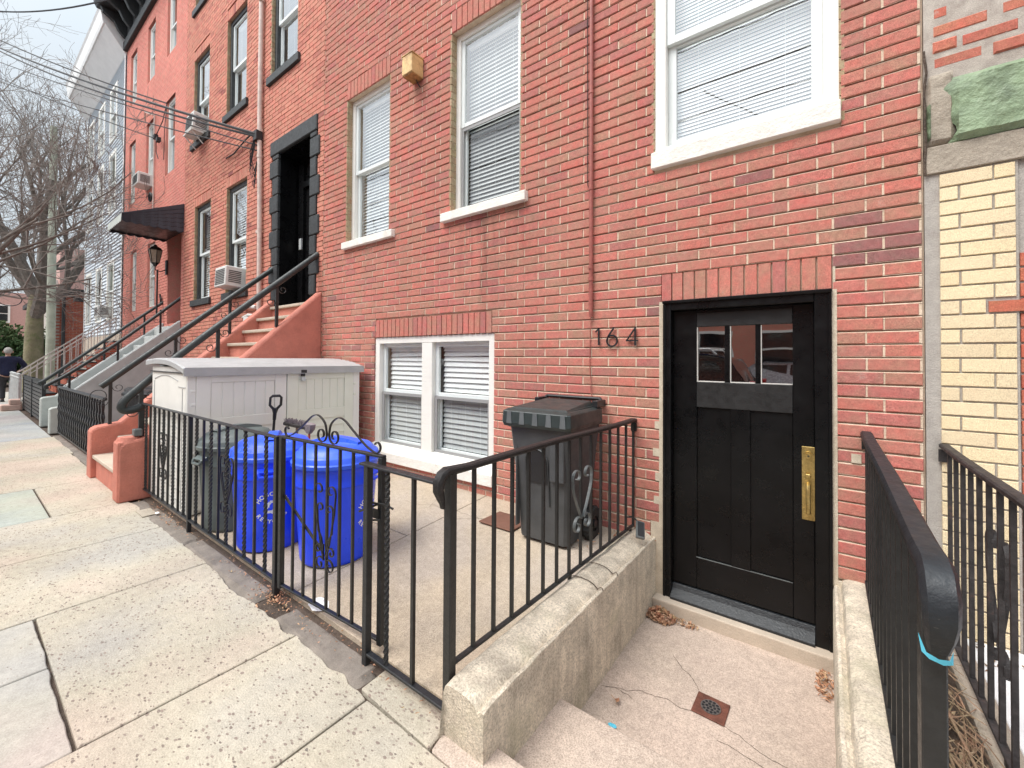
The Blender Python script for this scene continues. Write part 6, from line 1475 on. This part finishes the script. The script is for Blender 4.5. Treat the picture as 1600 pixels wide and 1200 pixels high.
# ------------------------------------------------------------------ the man
def person():
    t=thing('person','person in a navy jacket with short grey hair, seen from behind beyond the silver posts','person',loc=(-21.3,-2.05,-.02)); t.rotation_euler=(0,0,radians(96))
    def skin(name,J,E,mat,root=0,sub=2):
        me=bpy.data.meshes.new(name); me.from_pydata([j[0] for j in J],E,[]); me.materials.append(M[mat])
        o=bpy.data.objects.new(name,me); col.objects.link(o); o.parent=t
        o.modifiers.new('skin','SKIN'); sv_=me.skin_vertices if len(me.skin_vertices) else None
        if not len(me.skin_vertices):
            bpy.context.view_layer.objects.active=o
            import bmesh
            bm=bmesh.new(); bm.from_mesh(me); bm.verts.layers.skin.verify(); bm.to_mesh(me); bm.free()
        for i,(p,r) in enumerate(J):
            rv=r if isinstance(r,tuple) else (r,r); me.skin_vertices[0].data[i].radius=rv; me.skin_vertices[0].data[i].use_root=(i==root)
        s=o.modifiers.new('sub','SUBSURF'); s.levels=sub; s.render_levels=sub
        for p in me.polygons: p.use_smooth=True
        o.modifiers['skin'].use_smooth_shade=True
        return o
    # faces +Y locally (walking away), arms slightly out
    J=[((0,0,.92),(.13,.09)),((0,.02,1.10),(.13,.09)),((0,.03,1.28),(.14,.09)),((0,.02,1.40),(.10,.075)),((0,.03,1.50),.055),((0,.05,1.56),.06),((0,.055,1.64),.095),((0,.05,1.72),.085),
       ((-.20,.02,1.38),.05),((-.36,.03,1.18),.04),((-.30,.20,1.02),.035),((-.26,.28,.98),.032),
       ((.20,.02,1.38),.05),((.37,.03,1.18),.04),((.31,.20,1.02),.035),((.27,.28,.98),.032),
       ((-.10,0,.84),.095),((-.11,.06,.48),.062),((-.11,-.02,.10),.042),((-.11,.12,.04),.04),
       ((.10,0,.84),.095),((.11,-.04,.48),.062),((.11,-.12,.10),.042),((.11,.02,.04),.04)]
    E=[(0,1),(1,2),(2,3),(3,4),(4,5),(5,6),(6,7),(3,8),(8,9),(9,10),(10,11),(3,12),(12,13),(13,14),(14,15),(0,16),(16,17),(17,18),(18,19),(0,20),(20,21),(21,22),(22,23)]
    skin('body',J,E,'skin')
    JJ=[((0,0,.78),(.20,.155)),((0,.02,1.08),(.20,.15)),((0,.03,1.28),(.23,.155)),((0,.02,1.43),(.15,.115)),((0,.03,1.49),.07),((-.22,.02,1.40),.095),((-.37,.03,1.18),.075),((-.31,.19,1.03),.058),((.22,.02,1.40),.095),((.38,.03,1.18),.075),((.32,.19,1.03),.058)]
    skin('jacket',JJ,[(0,1),(1,2),(2,3),(3,4),(3,5),(5,6),(6,7),(3,8),(8,9),(9,10)],'navy')
    JT=[((0,0,.92),(.18,.14)),((-.10,0,.82),.115),((-.11,.06,.48),.085),((-.11,-.02,.10),.065),((.10,0,.82),.115),((.11,-.04,.48),.085),((.11,-.12,.10),.065)]
    skin('trousers',JT,[(0,1),(1,2),(2,3),(0,4),(4,5),(5,6)],'trouser')
    q=MB(); vs=[];fs=[];nu,nv=16,10
    for j in range(nv+1):
        ph=pi*j/nv*.62
        for i in range(nu):
            th=2*pi*i/nu; dr=1+.05*noise.noise(Vector((cos(th)*3,sin(th)*3,ph*4)))
            back=max(0,-sin(th)); vs.append((.098*dr*sin(ph)*cos(th),.045+.108*dr*sin(ph)*sin(th),1.675+.115*cos(ph)-.045*back*(j/nv)))
    fs=[(j*nu+i,j*nu+(i+1)%nu,(j+1)*nu+(i+1)%nu,(j+1)*nu+i) for j in range(nv) for i in range(nu)]
    q.add(vs,fs); q.build('hair',M['hair'],t,smooth=True)
    for s in (-1,1):
        q=MB(); q.tube([(s*.098,.05,1.60),(s*.108,.045,1.63),(s*.106,.045,1.66),(s*.096,.05,1.67)],[.008,.014,.013,.007],7); q.build('ear',M['skin'],t,smooth=True)
    for s in (-1,1):
        for k in range(5):
            bx=s*(.262+.012*(k-2)); q=MB()
            if k==4: q.tube([(s*.245,.27,.985),(s*.225,.30,.965),(s*.222,.325,.945)],[.011,.010,.008],6)
            else: q.tube([(bx,.285,.975),(bx,.325+.004*(k%2),.95),(bx,.335,.918-.006*(k%3)),(bx,.325,.90)],[.010,.0095,.009,.007],6)
            q.build('finger',M['skin'],t,smooth=True)
        q=MB(); q.tube([(s*.26,.27,.985),(s*.262,.29,.97)],[.03,.027],8); q.build('palm',M['skin'],t,smooth=True)
        y0=.02 if s<0 else -.08
        q=MB(); loft(q,[rr(s*.11-.045,s*.11+.045,y0-.10,y0+.16,.0,.02),rr(s*.11-.045,s*.11+.045,y0-.10,y0+.15,.05,.02),rr(s*.11-.035,s*.11+.035,y0-.08,y0+.05,.11,.02)]); q.build('shoe',M['blackplastic'],t,smooth=True)
    return t
person()

# ------------------------------------------------------------------ light
w=bpy.data.worlds.new('World'); scn.world=w; w.use_nodes=True; nt=w.node_tree; nt.nodes.clear()
out=nt.nodes.new('ShaderNodeOutputWorld'); bg=nt.nodes.new('ShaderNodeBackground'); sky=nt.nodes.new('ShaderNodeTexSky'); sky.sky_type='NISHITA'; sky.sun_disc=False
EL,AZ=radians(58),radians(205)
sky.sun_elevation=EL; sky.sun_rotation=AZ; sky.air_density=1.0; sky.dust_density=2.5; sky.ozone_density=1.0
g=G(nt)
tc=nt.nodes.new('ShaderNodeTexCoord'); nz=nt.nodes.new('ShaderNodeTexNoise'); nz.inputs['Scale'].default_value=1.6; nz.inputs['Detail'].default_value=5; link(nt,tc.outputs['Generated'],nz.inputs['Vector'])
cl=g.ramp(nz.outputs['Fac'],[(.3,(7.6,8.6,9.3)),(.62,(9.3,9.8,10.1))])
sx=nt.nodes.new('ShaderNodeSeparateXYZ'); link(nt,tc.outputs['Generated'],sx.inputs[0])
up_=g.math('MULTIPLY',g.math('POWER',g.math('MAXIMUM',sx.outputs[2],0),3),2.0)
bk=g.math('MULTIPLY',g.math('MAXIMUM',g.math('MULTIPLY',sx.outputs[1],-1),0),1.35)
gain=g.math('ADD',g.math('ADD',up_,bk),.80)
c=g.mix(.82,sky.outputs[0],cl)
c=g.mix(1,c,g.ramp(g.math('MULTIPLY',gain,.4),[(0,0),(1,2.5)]),'MULTIPLY')
link(nt,c,bg.inputs[0]); bg.inputs[1].default_value=.115; link(nt,bg.outputs[0],out.inputs[0])
sd=bpy.data.lights.new('sun','SUN'); sd.energy=3.5; sd.angle=radians(28); sd.color=(1,.96,.90); so=bpy.data.objects.new('sun',sd); col.objects.link(so)
# light travels from the sun: sun_rotation is measured from +Y clockwise
dirv=Vector((sin(AZ)*cos(EL),cos(AZ)*cos(EL),sin(EL)))
so.rotation_euler=(-dirv).to_track_quat('-Z','Y').to_euler(); so.location=dirv*30

# ------------------------------------------------------------------ camera
cd=bpy.data.cameras.new('camera'); cam=bpy.data.objects.new('camera',cd); col.objects.link(cam)
ex=(0.8006514947269296,-0.0036601211187516783,-0.5991191763788983); ey=(0.5991016965428033,0.014671878282680899,0.800538502001742); ez=(0.005860135755100816,-0.9998856632140769,0.013939846049276313)
# columns = camera x, y(up), z(back) axes in world space
Mx=Matrix(((ex[0],-ex[1],-ex[2],0),(ey[0],-ey[1],-ey[2],-3.15),(ez[0],-ez[1],-ez[2],1.5),(0,0,0,1)))
cam.matrix_world=Mx
cd.sensor_width=36; cd.lens=14.73195; cd.shift_y=-49/1600; cd.clip_start=.05; cd.clip_end=1500
scn.camera=cam
scn.view_settings.view_transform='Standard'; scn.view_settings.look='None'; scn.view_settings.exposure=0; scn.view_settings.gamma=1
scn.cycles.max_bounces=8; scn.cycles.transparent_max_bounces=16
try: scn.cycles.use_denoising=True
except Exception: pass
